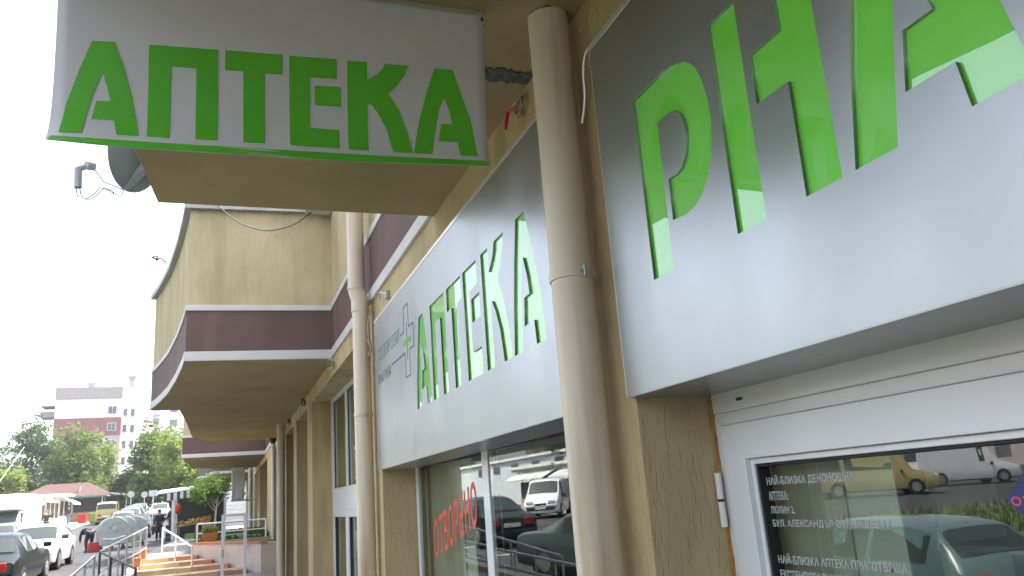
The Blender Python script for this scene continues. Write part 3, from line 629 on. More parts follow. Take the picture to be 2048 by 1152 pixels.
for k in range(3):
    pts = [(1.425+R.uniform(-.02, .0), 3.44+.045*math.cos(q)*(1+.2*k)+R.uniform(-.01, .01), H(1.945)+.055*math.sin(q)*(1-.15*k)) for q in [i*.7 for i in range(10)]]
    MB().tube(pts, .005, 6).build('wire', 'cable', wl, True)
MB().tube([(1.42, 3.50, H(1.975)), (1.41, 3.585, H(1.99)), (1.405, 3.60, H(1.96)), (1.40, 3.60, H(1.93)), (1.40, 3.62, H(1.90))], [.008, .011, .012, .011, .006], 6).build('red_tape', 'redtape', wl, True)
cable('wire_tangle', 'tangle of grey wires behind the second pipe at the corner of the АПТЕКА panel', [(1.40, 7.84, H(1.95)), (1.37, 7.86, H(1.80)), (1.36, 7.80, H(1.66)), (1.39, 7.85, H(1.55)), (1.36, 7.82, H(1.45)), (1.38, 7.78, H(1.52)), (1.36, 7.86, H(1.62))], .009, 'cable')
cl = thing('wall_clamp', 'small metal wire anchor on the wall above the АПТЕКА panel', 'anchor', (1.43, 7.1, H(1.9)), world=True)
MB().box((1.405, 7.05, H(1.86)), (1.44, 7.15, H(1.93))).build('anchor_plate', 'metal', cl, bevel=.004); MB().tube([(1.41, 7.1, H(1.90)), (1.36, 7.14, H(1.93)), (1.37, 7.2, H(1.88))], .010, 8).build('anchor_hook', 'metal', cl, True)
o = MB().box((1.425, 7.88, H(1.78)), (1.44, 7.92, H(2.0))).build('cable_strip', 'cable', None); tag(o, 'short grey strip on the wall beside the second downpipe', 'strip')
cable('bent_wire', 'bent stub of wire sticking out from the curved grey coping', [(-.97, 13.9, H(4.22)), (-1.05, 13.8, H(4.26)), (-1.12, 13.8, H(4.22)), (-1.10, 13.8, H(4.30)), (-1.18, 13.8, H(4.27)), (-1.09, 13.8, H(4.25))], .012, 'cable_k', 'wire')
for i, (y, z, t_) in enumerate([(10.9, 1.93, 'nearest to the entrance'), (15.0, 1.93, 'in the middle'), (18.4, 1.93, 'farthest along the beam')]):
    cable('wall_hook', 'small loop of wire on the lintel beam, %s' % t_, [(XW-.02, y, H(z)), (XW-.08, y+.05, H(z+.06)), (XW-.06, y+.25, H(z-.02)), (XW-.03, y+.05, H(z-.05)), (XW-.07, y-.1, H(z+.02))], .014, 'cable_k' if i else 'cable', 'hook')

# ------------------------------------------------------------------ satellite dish on the balcony edge
ds_ = thing('satellite_dish', 'grey satellite dish with receiver arm on the edge of the near balcony', 'satellite dish', (-.52, 4.85, ZS))
C0 = Vector((-.525, 4.95, H(2.27)))-Vector(ds_.location)
nrm = Vector((-.86, .42, .28)).normalized(); uu = nrm.cross(Vector((0, 0, 1))).normalized(); vv = uu.cross(nrm).normalized()
m = MB(); rings, seg = 7, 36
for side in (0, 1):
    for i in range(rings+1):
        r = .31*i/rings
        for k in range(seg):
            q = 2*math.pi*k/seg; dp = .075*((i/rings)**2)-.075-(.006 if side else 0)
            m.v.append(tuple(C0+uu*(r*.92*math.cos(q))+vv*(r*math.sin(q))+nrm*dp))
for side in (0, 1):
    o_ = side*(rings+1)*seg
    for i in range(rings):
        for k in range(seg): m.f.append((o_+i*seg+k, o_+i*seg+(k+1) % seg, o_+(i+1)*seg+(k+1) % seg, o_+(i+1)*seg+k))
a = rings*seg; b = (rings+1)*seg+rings*seg
for k in range(seg): m.f.append((a+k, a+(k+1) % seg, b+(k+1) % seg, b+k))
m.build('reflector', 'dish', ds_, True)
bk = C0-nrm*.095; low = C0-vv*.31+nrm*.0
bp = MB().tube([bk+vv*.06, bk-vv*.12-nrm*.01, low-nrm*.01], [.045, .04, .02], 6).build('back_bracket', 'dish', ds_)
for dx, dz in ((.02, .03), (-.02, -.02), (.02, -.06)): MB().ball(tuple(bk+uu*dx+vv*dz-nrm*.045), .009).build('bolt', 'metal', bp, True)
MB().tube([bk, bk-nrm*.12, Vector((-.50, 4.85, ZS+.08))-Vector(ds_.location), Vector((-.46, 4.85, ZS+.1))-Vector(ds_.location)], .018, 8).build('wall_mount', 'metal', ds_, True)
lnb = Vector((-.82, 4.95, H(2.045)))-Vector(ds_.location)
MB().tube([low, low+(lnb-low)*.5, lnb+Vector((.06, 0, .03))], .004, 6).build('receiver_arm', 'lnb', ds_, True)
ln = MB().tube([lnb+Vector((-.03, 0, .035)), lnb+Vector((-.025, 0, -.09))], .022, 12).build('receiver_body', 'lnb', ds_, True)
MB().tube([lnb+Vector((-.03, 0, .03)), lnb+Vector((0, .0, .045)), lnb+Vector((.03, 0, .055))], .018, 10).build('receiver_neck', 'lnb', ln, True)
MB().tube([lnb+Vector((.012, -.012, .052)), lnb+Vector((.05, .02, .06))], .026, 14).build('feed_horn', 'dish', ln, True)
for k in (0, 1):
    P0 = lnb+Vector((-.035+.02*k, 0, -.09))
    MB().tube([P0, P0+Vector((.01, 0, -.05)), P0+Vector((.05, 0, -.075)), P0+Vector((.09, 0, -.045)), P0+Vector((.13, 0, .01)), P0+Vector((.18, 0, -.01)), low+Vector((-.05, 0, -.03)), low+Vector((-.01, 0, -.045)), low], .0035, 5).build('receiver_cable', 'cable_k', ds_, True)

# ------------------------------------------------------------------ steps, rails, planters
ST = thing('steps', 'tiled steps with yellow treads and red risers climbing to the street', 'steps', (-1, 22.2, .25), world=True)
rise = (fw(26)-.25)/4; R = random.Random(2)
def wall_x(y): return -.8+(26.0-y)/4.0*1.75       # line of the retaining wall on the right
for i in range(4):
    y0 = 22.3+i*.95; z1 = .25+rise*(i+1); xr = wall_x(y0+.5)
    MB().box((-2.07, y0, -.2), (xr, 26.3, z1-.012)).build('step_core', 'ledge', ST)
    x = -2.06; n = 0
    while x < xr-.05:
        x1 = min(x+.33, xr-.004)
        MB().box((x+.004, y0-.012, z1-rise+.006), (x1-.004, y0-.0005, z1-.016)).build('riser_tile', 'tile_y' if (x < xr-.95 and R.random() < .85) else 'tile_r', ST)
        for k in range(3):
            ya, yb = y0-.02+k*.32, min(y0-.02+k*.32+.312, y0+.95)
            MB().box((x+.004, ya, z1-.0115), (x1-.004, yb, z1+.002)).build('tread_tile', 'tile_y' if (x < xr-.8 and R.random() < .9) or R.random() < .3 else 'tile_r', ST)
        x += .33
rw = thing('retaining_wall', 'cream rendered retaining wall beside the steps with a terracotta cap', 'wall', (0, 24, .25), world=True)
MB().prism([(-.82, 26.05), (.95, 22.0), (1.43, 22.0), (1.43, 27.2), (-.82, 27.2)], -.1, H(-.74)).build('wall_body', 'ledge', rw)
MB().prism([(-.86, 26.05), (.93, 21.95), (1.12, 21.95), (-.62, 26.2)], H(-.74), H(-.70)).build('wall_cap', 'terracotta', rw)
def tubeset(pts, r): return MB().tube(pts, r, 8)
def railing(label, posts, hts, base, mat='metal', mid=True, group='street railings'):
    """posts: (x, y); hts: top heights; base: foot heights"""
    t = thing('railing', label, 'railing', (posts[0][0], posts[0][1], base[0]), group=group, world=True)
    MB().tube([(x, y, h) for (x, y), h in zip(posts, hts)], .026, 8).build('top_rail', mat, t, True)
    if mid: MB().tube([(x, y, b+(h-b)*.5) for (x, y), h, b in zip(posts, hts, base)], .018, 8).build('mid_rail', mat, t, True)
    for (x, y), h, b in zip(posts, hts, base): MB().tube([(x, y, b), (x, y, h)], .024, 8).build('post', mat, t, True)
    return t
def lerp(a, b, t): return a+(b-a)*t
ps = [(lerp(-2.46, -2.04, i/6), lerp(19.8, 26.0, i/6)) for i in range(7)]
railing('grey railing climbing along the low wall to the top of the steps', ps, [H(lerp(-.55, -.165, i/6)) for i in range(7)], [max(pz(y)+.08, gz(y)+.1) for x, y in ps])
ps = [(lerp(-2.46, -1.55, i/3), lerp(19.8, 17.6, i/3)) for i in range(4)]
railing('dark railing dropping from the low wall towards the walkway', ps, [H(lerp(-.555, -.86, i/3)) for i in range(4)], [pz(y) for x, y in ps], 'darkmetal')
ps = [(lerp(-2.46, -2.50, i/5), lerp(19.0, 13.2, i/5)) for i in range(6)]
railing('grey railing running down along the pavement edge beside the parked cars', ps, [H(lerp(-.61, -1.12, i/5)) for i in range(6)], [gz(y) for x, y in ps])
ps = [(-2.2, lerp(18.2, 4.0, i/8)) for i in range(9)]
railing('long grey railing on the pavement edge mirrored in the shop window', ps, [H(lerp(-1.0, -1.55, i/8))+.05 for i in range(9)], [pz(y)-.1 for x, y in ps])
ps = [(-1.62, 26.0), (-1.20, 24.7), (-.72, 23.3)]
railing('white handrail sloping down the middle of the tiled steps', ps, [fw(26)+.80, fw(26)+.58, fw(26)+.30], [fw(26)+.0, fw(26)-.2, fw(26)-.42], 'pvc', False)
ps = [(-.70, 26.9), (.1, 26.9), (1.3, 26.9)]
railing('low white railing on the planted bed above the retaining wall', ps, [H(-.19)]*3, [H(-.75)]*3, 'pvc', True)
g = MB()
g.prism([(-.7, 26.3), (.9, 22.8), (1.43, 22.8), (1.43, 40), (-1.0, 40), (-1.0, 27)], H(-.78), H(-.72))
struct('planted_bed', g, 'soil')
R = random.Random(8); gg = MB()
for i in range(2600):
    x = R.uniform(-.8, 1.4); y = R.uniform(27.2, 34); z = H(-.72); a = R.uniform(0, 6.28); h = R.uniform(.08, .3)
    gg.add([(x-.03*math.cos(a), y-.03*math.sin(a), z), (x+.03*math.cos(a), y+.03*math.sin(a), z), (x+R.gauss(0, .08), y+R.gauss(0, .08), z+h)], [(0, 1, 2)])
tag(gg.build('bed_plants', 'grass', fix=False), 'patch of short green plants in the raised bed', 'plants', kind='stuff')
for i in range(6):
    o = MB().box((-.9+.05*i, 27.4+i*1.1, H(-.72)), (1.2, 27.7+i*1.1, H(-.64))).build('stone_edging', 'kerb', None, bevel=.02)
    tag(o, 'pale stone edging strip across the planted bed, %s from the railing' % ['first', 'second', 'third', 'fourth', 'fifth', 'sixth'][i], 'edging', 'stone strips in the planted bed')
def pot(label, x, y, z, L=.5, Wd=.2, h=.2, plant=True, rz=0):
    t = thing('planter', label, 'planter', (x, y, z), rz, 'terracotta planters')
    MB().add([(-L/2*.85, -Wd/2*.8, 0), (L/2*.85, -Wd/2*.8, 0), (L/2*.85, Wd/2*.8, 0), (-L/2*.85, Wd/2*.8, 0), (-L/2, -Wd/2, h), (L/2, -Wd/2, h), (L/2, Wd/2, h), (-L/2, Wd/2, h)],
             [(0, 3, 2, 1), (4, 5, 6, 7), (0, 1, 5, 4), (1, 2, 6, 5), (2, 3, 7, 6), (3, 0, 4, 7)]).build('pot', 'terracotta', t, bevel=.01)
    if plant:
        m = MB(); R = random.Random(int(x*100))
        for i in range(70):
            a = R.uniform(0, 6.28); px, py = R.uniform(-L*.4, L*.4), R.uniform(-Wd*.4, Wd*.4); q = .05
            m.add([(px-q*math.cos(a), py-q*math.sin(a), h), (px+q*math.cos(a), py+q*math.sin(a), h), (px+R.gauss(0, .08), py+R.gauss(0, .08), h+R.uniform(.08, .25))], [(0, 1, 2)])
        m.build('plant', 'leaf_b', t, fix=False)
    return t
pot('long terracotta planter with yellowing plants on the retaining wall cap', -.33, 26.4, H(-.70), .45, .2, .24)
pot('terracotta pot on the low wall at the top end of the railing', -2.12, 25.6, fw(26)+.0, .22, .22, .26, False)
pot('terracotta pot on the low wall, second from the top of the railing', -2.14, 24.3, gz(24.3)+.3, .24, .22, .26, False)
pot('broad shallow terracotta dish on the low wall near the walkway', -2.2, 21.6, gz(21.6)+.2, .3, .24, .08, False)
# white gate frame standing in front of the retaining wall
gt = thing('gate_frame', 'white metal gate frame with a latch standing at the end of the walkway', 'gate', (.25, 21, .2), world=True)
for x in (-.01, .50): MB().box((x, 21, .2), (x+.075, 21.06, H(-.035))).build('upright', 'pvc', gt, bevel=.006)
MB().box((-.01, 21, H(-.035)), (.575, 21.06, H(.03))).build('top_bar', 'pvc', gt, bevel=.006)
MB().box((-.005, 20.97, H(-.93)), (.07, 21, H(-.78))).build('latch', 'metal', gt, bevel=.004)
for z in (-.45, -.62): MB().tube([(.07, 21.03, H(z)), (.5, 21.03, H(z))], .01, 6).build('thin_bar', 'pvc', gt, True)
# air conditioner on the far wall
ac = thing('air_conditioner', 'tall weathered air conditioner hung on brackets under the third balcony', 'air conditioner', (.65, 36, H(.6)), world=True)
MB().box((.36, 35.8, H(.62)), (.86, 36.7, H(1.88))).build('casing', 'ac', ac, bevel=.03)
MB().box((.34, 35.78, H(1.78)), (.88, 36.72, H(1.93))).build('top_cover', 'pipe_w', ac, bevel=.02)
MB().box((.58, 35.76, H(.66)), (.78, 35.80, H(1.0))).build('service_cover', 'ac', ac, bevel=.01)
for y in (35.9, 36.6):
    MB().box((.34, y-.03, H(.55)), (1.44, y+.03, H(.615))).build('bracket_arm', 'metal', ac)
    MB().tube([(.9, y, H(.58)), (1.42, y, H(1.05))], .02, 6).build('bracket_brace', 'metal', ac)

# ------------------------------------------------------------------ vehicles
SED = [(0, .36, .62, .66, .90, .82), (.012, .22, .80, .86, .96, .84), (.05, .19, .88, .95, .99, .84), (.165, .19, .91, .99, 1, .80), (.30, .19, .92, 'H-.05', 1, .66), (.36, .19, .92, 'H-.01', 1, .67), (.44, .19, .91, 'H', 1, .68), (.52, .19, .90, 'H-.02', 1, .68), (.575, .19, .89, 'H-.07', 1, .68), (.735, .19, .88, .93, 1, .80), (.85, .19, .82, .86, .99, .82), (.95, .20, .72, .76, .95, .80), (.99, .24, .60, .64, .86, .74), (1, .34, .54, .56, .80, .70)]
HAT = [(0, .36, .62, .66, .92, .84), (.01, .22, .86, .92, .97, .84), (.03, .19, .92, 1.0, .99, .80), (.12, .19, .92, 'H-.06', 1, .70), (.2, .19, .92, 'H-.01', 1, .71), (.35, .19, .91, 'H', 1, .72), (.5, .19, .90, 'H-.01', 1, .72), (.56, .19, .89, 'H-.06', 1, .72), (.725, .19, .88, .94, 1, .82), (.85, .19, .84, .88, .99, .84), (.96, .20, .76, .80, .96, .84), (.99, .24, .64, .70, .92, .82), (1, .34, .56, .6, .88, .80)]
VAN = [(0, .36, .7, .75, .95, .90), (.008, .24, 1.05, 1.2, .98, .90), (.02, .2, 1.05, 'H-.12', 1, .84), (.08, .2, 1.05, 'H-.01', 1, .84), (.25, .2, 1.04, 'H', 1, .84), (.45, .2, 1.02, 'H-.01', 1, .84), (.60, .2, 1.0, 'H-.07', 1, .82), (.66, .2, .99, 'H-.14', 1, .80), (.80, .2, .96, 1.08, 1, .84), (.90, .2, .88, .95, .99, .84), (.97, .22, .72, .78, .95, .82), (.995, .26, .58, .62, .88, .78), (1, .34, .52, .55, .84, .76)]
def car(label, cat, loc, rz, kind, L, Wd, Ht, mat, plate=True, name=None, group='vehicles in the street', slope=True, side_glass=True, detail=True):
    tb = {'sedan': SED, 'hatch': HAT, 'van': VAN}[kind]
    nm = name or {'sedan': 'parked_car', 'hatch': 'parked_car', 'van': 'parked_van'}[kind]
    t = thing(nm, label, cat, loc, rz, group)
    if slope: # follow the slope of the street
        dz = (gz(loc[1]+1)-gz(loc[1]-1))/2; t.rotation_euler = Matrix.Rotation(math.atan(dz), 4, 'X').to_3x3().to_4x4().to_euler() if False else (math.atan(dz)*math.cos(rz), -math.atan(dz)*math.sin(rz)*-1, rz)
    hw = Wd/2; rings = []
    for (u, zl, zb, zt, wf, rf) in tb:
        zt = eval(zt, {'H': Ht}) if isinstance(zt, str) else zt
        w_ = hw*wf; wr = hw*rf; y = -L/2+L*u
        pr = [(w_*.80, zl), (w_*.97, zl+.06), (w_, zl+.22), (w_*1.0, (zl+zb)*.55), (w_*.975, zb), (wr+.02 if zt > zb+.2 else wr*1.06, zt-.055 if zt > zb+.2 else zt-.012), (wr*.72, zt), (0, zt+.012)]
        rings.append([(x, y, z) for x, z in pr]+[(-x, y, z) for x, z in pr[-2::-1]])
    m = MB(); n = len(rings[0])
    for r in rings: m.v += r
    for i in range(len(rings)-1):
        for k in range(n-1): m.f.append((i*n+k, i*n+k+1, (i+1)*n+k+1, (i+1)*n+k))
        m.f.append((i*n+n-1, i*n, (i+1)*n, (i+1)*n+n-1))
    m.f += [tuple(range(n)), tuple(range(len(rings)*n-1, (len(rings)-1)*n-1, -1))]
    body = m.build('body', mat, t, True)
    gi = [i for i, r in enumerate(tb) if isinstance(r[3], str)]; g0, g1 = gi[0], gi[-1]
    def patch(nm_, quad, mat_, mu=.06, mv=.08, off=.006, parent=t):
        a, b, c, d = [Vector(q) for q in quad]
        P = lambda u, v: a.lerp(b, u).lerp(d.lerp(c, u), v)
        q = [P(mu, mv), P(1-mu, mv), P(1-mu, 1-mv), P(mu, 1-mv)]; nn = (q[1]-q[0]).cross(q[3]-q[0]).normalized()
        cen = sum(q, Vector())/4
        if nn.dot(cen-Vector((0, 0, .6))) < 0: nn = -nn
        mm = MB(); mm.add([v+nn*off for v in q]+[v-nn*.01 for v in q], [(0, 1, 2, 3), (7, 6, 5, 4), (0, 4, 5, 1), (1, 5, 6, 2), (2, 6, 7, 3), (3, 7, 4, 0)])
        return mm.build(nm_, mat_, parent)
    # windscreen and rear window: from the roof edge ring to the scuttle ring
    def screen(nm_, A, Bq, mu, v0, v1):
        rows = []
        for v in (v0, .5, v1):
            r = [Vector(A[k]).lerp(Vector(Bq[k]), v) for k in range(5, 10)]
            r[0] = r[0].lerp(r[1], mu); r[4] = r[4].lerp(r[3], mu); rows.append(r)
        nn = (rows[0][3]-rows[0][1]).cross(rows[2][2]-rows[0][2]).normalized()
        if nn.z < 0: nn = -nn
        mm = MB(); mm.v = [tuple(p+nn*.012) for r in rows for p in r]
        mm.f = [(a+k, a+k+1, a+k+6, a+k+5) for a in (0, 5) for k in range(4)]
        mm.build(nm_, 'carglass', t, True, fix=False)
    screen('windscreen', rings[g1], rings[g1+1], .25, .06, .94)
    screen('rear_window', rings[g0], rings[g0-1], .3, .10, .88)
    if kind == 'van' and mat == 'p_white' and not side_glass: segs = [(g1-1, g1+1)]
    else: segs = [(g0, (g0+g1)//2), ((g0+g1)//2, g1)]
    for s_ in (4, 9):
        e = 5 if s_ == 4 else 10
        for a, b in segs:
            lo, hi = (4, 5) if s_ == 4 else (10, 9)
            b2 = min(b, g1); patch('side_window', [rings[a][lo], rings[b2][lo], rings[b2][hi], rings[a][hi]], 'carglass', .05, .1, .008)
        lo, hi = (4, 5) if s_ == 4 else (10, 9)
        # small front quarter
        f1, f2 = Vector(rings[g1][lo]), Vector(rings[g1+1][lo]); hi_ = Vector(rings[g1][hi])
    rear, front = rings[1], rings[-3]
    yb, yf = -L/2, L/2
    for sx in (-1, 1):
        m = MB(); m.box((sx*hw*.62-.14, yb-.004+.0, .66), (sx*hw*.62+.14, yb+.10, .86)); o = m.build('tail_light', 'taillight', t, bevel=.02)
        z0 = .56 if kind != 'van' else .66
        MB().box((sx*hw*.60-.17, yf-.16, z0), (sx*hw*.60+.17, yf-.012, z0+.15)).build('head_light', 'headlight', t, bevel=.03)
        MB().box((sx*hw*.99-.02 if sx > 0 else -hw*.99-.18, L*(.20), .93), (sx*hw*.99+.18 if sx > 0 else -hw*.99+.02, L*(.20)+.09, 1.06)).build('wing_mirror', 'blackplastic' if kind != 'sedan' else mat, t, bevel=.03)
    MB().box((-hw*.78, yf-.10, .36), (hw*.78, yf+.03, .54)).build('front_bumper', 'blackplastic' if kind != 'sedan' else mat, t, bevel=.05)
    MB().box((-hw*.32, yf-.09, .57), (hw*.32, yf-.004, .68)).build('grille', 'blackplastic', t, bevel=.02)
    MB().box((-hw*.84, yb-.04, .36), (hw*.84, yb+.12, .55)).build('rear_bumper', 'blackplastic' if kind != 'sedan' else mat, t, bevel=.05)
    if plate:
        for y in (yb-.05, yf+.035): MB().box((-.26, y-.006, .62 if y < 0 else .42), (.26, y+.006, .73 if y < 0 else .53)).build('number_plate', 'plate', t)
    wb = L*.30
    for sx in (-1, 1):
        for yy in (-wb, wb+.02):
            x0 = sx*(hw-.20)
            MB().lathe([(.36, -.005), (.36, .0)], (sx*(hw+.003), yy, .31), 'x', 20).build('wheel_arch', 'blackplastic', t)
            tw = MB().lathe([(.20, -.10), (.29, -.10), (.31, -.07), (.31, .07), (.29, .10), (.20, .10)], (sx*(hw-.085), yy, .31), 'x', 22).build('wheel', 'tyre', t, True)
            MB().lathe([(.205, 0), (.19, .012), (.07, .002), (.05, .02)], (sx*(hw+.016), yy, .31), 'x', 16).build('rim', 'rim', tw, True)
            if sx < 0:
                r_ = tw.children[0]
    return t
def gpos(x, y, dz=0): return (x, y, gz(y)+dz)
PI = math.pi
# in view on the left
car('black saloon seen from behind at the left edge, red tail light', 'car', gpos(-5.5, 25.0), 0, 'sedan', 4.6, 1.78, 1.44, 'p_black')
car('white hatchback facing the camera behind the black saloon', 'car', gpos(-5.8, 31.6), PI, 'hatch', 4.0, 1.68, 1.42, 'p_white')
car('dark green grey saloon facing the camera in front of the white camper', 'car', gpos(-12.2, 56), PI+.12, 'sedan', 4.4, 1.72, 1.42, 'p_teal')
car('yellow van seen from behind beyond the steel bins', 'van', gpos(-9.35, 79.5), .02, 'van', 4.1, 1.7, 1.85, 'p_yellow')
car('tall white van facing the camera in the far traffic row', 'van', (-8.4, 93, gz(93)), PI, 'van', 5.2, 2.0, 2.45, 'p_white')
far = [(-6.4, 62.5, 'sedan', 'p_silver', 'silver saloon just behind the steel bins, nearest of the parked row'), (-6.6, 69, 'hatch', 'p_blue', 'blue grey hatchback second in the parked row'), (-6.9, 75.5, 'sedan', 'p_teal', 'dark teal saloon third in the parked row'),
       (-5.2, 79, 'hatch', 'p_silver', 'pale silver hatchback in the middle of the parked row'), (-7.2, 83, 'sedan', 'p_white', 'white saloon in front of the tall white van'), (-4.6, 85.5, 'sedan', 'p_grey', 'dark saloon near the road sign at the end of the row'), (-3.6, 92, 'hatch', 'p_blue', 'bluish hatchback farthest right in the parked row')]
for x, y, k, c, lab in far: car(lab, 'car', gpos(x, y), PI, k, 4.3, 1.72, 1.44, c)
car('black saloon with its rear end towards the steel bins', 'car', gpos(-5.0, 57), 0, 'sedan', 4.3, 1.72, 1.42, 'p_black')
# across the street, seen as reflections in the shop glass
car('white panel van parked across the street, mirrored in the shop window', 'van', gpos(-13.0, 36), PI+.62, 'van', 4.15, 1.72, 1.82, 'p_white', side_glass=False)
car('dark green saloon by the pavement railing, mirrored in the shop window', 'car', gpos(-5.2, 16.2), PI-.45, 'sedan', 4.4, 1.7, 1.40, 'p_grey')
car('dark estate car near the door, mirrored in the door glass', 'car', gpos(-5.2, 9.4), 0, 'hatch', 4.3, 1.7, 1.42, 'p_teal')
car('yellow delivery van on the far side of the grass, mirrored in the door glass', 'van', (-24.5, 29.5, gz(29.5)), 2.2, 'van', 5.4, 2.0, 2.4, 'p_yellow')
car('white delivery van left of the two beyond the grass in the door reflection', 'van', (-33, 32, gz(32)), 2.0, 'van', 5.2, 2.0, 2.3, 'p_white', side_glass=False)
car('white delivery van right of the two beyond the grass in the door reflection', 'van', (-36, 24, gz(24)), 2.1, 'van', 5.4, 2.0, 2.4, 'p_white', side_glass=False)
# white camper truck
cp = thing('camper_truck', 'white box camper truck with overhanging cab behind the teal saloon', 'truck', (-13.4, 63.5, gz(63.5)), PI-.05, 'vehicles in the street')
MB().yzprism([(-3.0, .45), (1.2, .45), (1.2, 1.9), (2.3, 2.0), (2.5, 2.35), (2.2, 2.85), (1.6, 3.0), (-3.0, 3.0)], -1.1, 1.1).build('box_body', 'kwhite', cp, bevel=.08)
MB().yzprism([(1.15, .45), (2.9, .45), (2.95, .95), (2.3, 1.15), (1.75, 1.9), (1.15, 1.9)], -1.0, 1.0).build('cab', 'p_white', cp, bevel=.06)
MB().yzprism([(2.30, 1.18), (1.80, 1.86), (1.83, 1.88), (2.33, 1.20)], -.88, .88).build('windscreen', 'carglass', cp)
for sx in (-1, 1):
    MB().box((sx*1.012-.008, 1.3, 1.15), (sx*1.012+.008, 1.75, 1.75)).build('side_window', 'carglass', cp)
    for y in (-1.7, 1.9): MB().lathe([(.2, -.1), (.34, -.09), (.35, .09), (.2, .1)], (sx*.95, y, .36), 'x', 18).build('wheel', 'tyre', cp, True)
    MB().box((sx*.7-.18, 2.86, .62), (sx*.7+.18, 2.955, .82)).build('head_light', 'headlight', cp, bevel=.02)
MB().box((-.9, 2.85, .38), (.9, 3.0, .6)).build('bumper', 'blackplastic', cp, bevel=.03)

# ------------------------------------------------------------------ steel waste bins (barrel shape)
def bin_(label, loc, rz, lid=0):
    t = thing('waste_bin', label, 'bin', loc, rz, 'steel barrel bins')
    pr = []
    for k in range(17):
        q = PI*k/16; pr.append((-.62*math.cos(q), .83+.60*math.sin(q)))
    poly = [(-.55, .25), (.55, .25), (.62, .6)]+[(x, z) for x, z in pr[::-1]]+[(-.62, .6)]
    MB().xzprism(poly[::-1], -.68, .68).build('barrel', 'dump', t, bevel=.03)
    for y in (-.69, .69):
        e = MB().xzprism([(x*1.04, .02+z*1.0) for x, z in poly[::-1]], y-.02, y+.02).build('end_rim', 'dump', t, bevel=.01)
        MB().lathe([(.09, -.03), (.09, .03)], (0, y+.02*(1 if y > 0 else -1), 1.0), 'y', 12).build('pivot', 'metal', t, True)
    if lid:
        c = thing
        lidm = MB(); n = 10
        for yy in (-.62, .62):
            for k in range(n+1):
                q = rad(20)+rad(140)*k/n; lidm.v.append((-.655*math.cos(q), yy, .85+.645*math.sin(q)))
        for k in range(n): lidm.f.append((k, k+1, n+2+k, n+1+k))
        o = lidm.build('lid', 'dump', t, True); o.modifiers.new('thick', 'SOLIDIFY').thickness = .02
    for x in (-.45, .45):
        for y in (-.55, .55):
            wq = MB().lathe([(.03, -.03), (.09, -.025), (.09, .025), (.03, .03)], (x, y, .09), 'x', 12).build('castor', 'tyre', t, True)
            MB().box((x-.02, y-.02, .1), (x+.02, y+.02, .28)).build('castor_fork', 'metal', t)
    MB().tube([(-.45, -.74, .55), (0, -.77, .5), (.5, -.76, .62)], .015, 6).build('handle', 'metal', t, True)
    return t
bin_('galvanised barrel waste bin nearest to the camera by the railing', gpos(-4.75, 42.2), .18, 1)
bin_('galvanised barrel waste bin second in the row', gpos(-4.5, 44.1), .10, 1)
bin_('galvanised barrel waste bin third in the row', gpos(-4.25, 46.2), .12, 1)

# ------------------------------------------------------------------ kiosks and stalls
def kiosk(label, x, y, L, Dp, h, mat, roofm='kwhite', awn='awning_w', rz=0, nwin=2, sign=None):
    """front faces +X, length along Y"""
    t = thing('kiosk', label, 'kiosk', (x, y, gz(y)), rz, 'kiosks across the street')
    MB().box((-Dp, -L/2, -.5), (-.12, L/2, h)).build('walls', mat, t)
    MB().box((-Dp-.15, -L/2-.1, h), (.45, L/2+.1, h+.16)).build('roof', roofm, t, bevel=.02)
    MB().box((-.12, -L/2, 0), (-.04, L/2, .85)).build('front_panel', mat, t)
    MB().box((-.12, -L/2, h-.45), (-.03, L/2, h-.002)).build('fascia', 'kwhite', t)
    sp = L/nwin
    for i in range(nwin):
        a = -L/2+i*sp
        MB().box((-.11, a+.08, .86), (-.09, a+sp-.08, h-.46)).build('window_pane', 'kdark', t)
        MB().box((-.115, a-.03, .85), (-.02, a+.05, h-.45)).build('mullion', mat, t)
    if awn:
        for i in range(nwin):
            a = -L/2+i*sp+.05; b = a+sp-.1
            MB().add([(-.02, a, h-.15), (-.02, b, h-.15), (.95, b, h-.62), (.95, a, h-.62), (.95, b, h-.80), (.95, a, h-.80), (-.02, a, h-.18), (-.02, b, h-.18), (.93, b, h-.66), (.93, a, h-.66)],
                     [(0, 1, 2, 3), (3, 2, 4, 5), (6, 9, 8, 7), (0, 3, 9, 6), (1, 7, 8, 2)]).build('awning', awn, t)
    if sign:
        o = link('sign_lettering', text2d(sign, (0, 1, 0, 1), lambda u, v, d: (-.02+d, -L/2+.4+u*1.5, h-.40+v*.3), .01, bold=.02), 'redprint', t)
    return t
for i, (y, L, mat, awn, lab, nw) in enumerate([(31.0, 5, 'kwhite', 'awning_w', 'white kiosk with slanted awnings opposite the shop, nearest in the row', 3), (37.0, 5.6, 'kwhite', 'awning_w', 'white kiosk with four slanted awnings behind the panel van', 4), (43.2, 5.6, 'kcream', 'awning_w', 'cream kiosk with slanted awnings past the panel van', 4),
                                               (70.8, 5.4, 'kwhite', None, 'white kiosk with open front beyond the camper truck', 3), (76.6, 5.4, 'kcream', None, 'cream kiosk with curtained front beyond the white one', 3), (81.8, 4.2, 'kwhite', 'awning_w', 'small white kiosk where a customer in jeans stands', 2)]):
    kiosk(lab, -15.8 if y < 50 else -13.2, y, L, 3, 2.55, mat, awn=awn, nwin=nw)
o = thing('roof_box', 'long pale flat-roofed building behind the white kiosks', 'building', (-22, 58, gz(58)))
MB().box((-2, -14, 0), (1, 14, 3.4)).build('walls', 'container', o); MB().box((-2.2, -14.2, 3.4), (1.2, 14.2, 3.6)).build('roof', 'kwhite', o)
for i in range(6): MB().box((1.0, -12+i*4, 2.5), (1.03, -10.6+i*4, 3.1)).build('window', 'shade_glass', o)
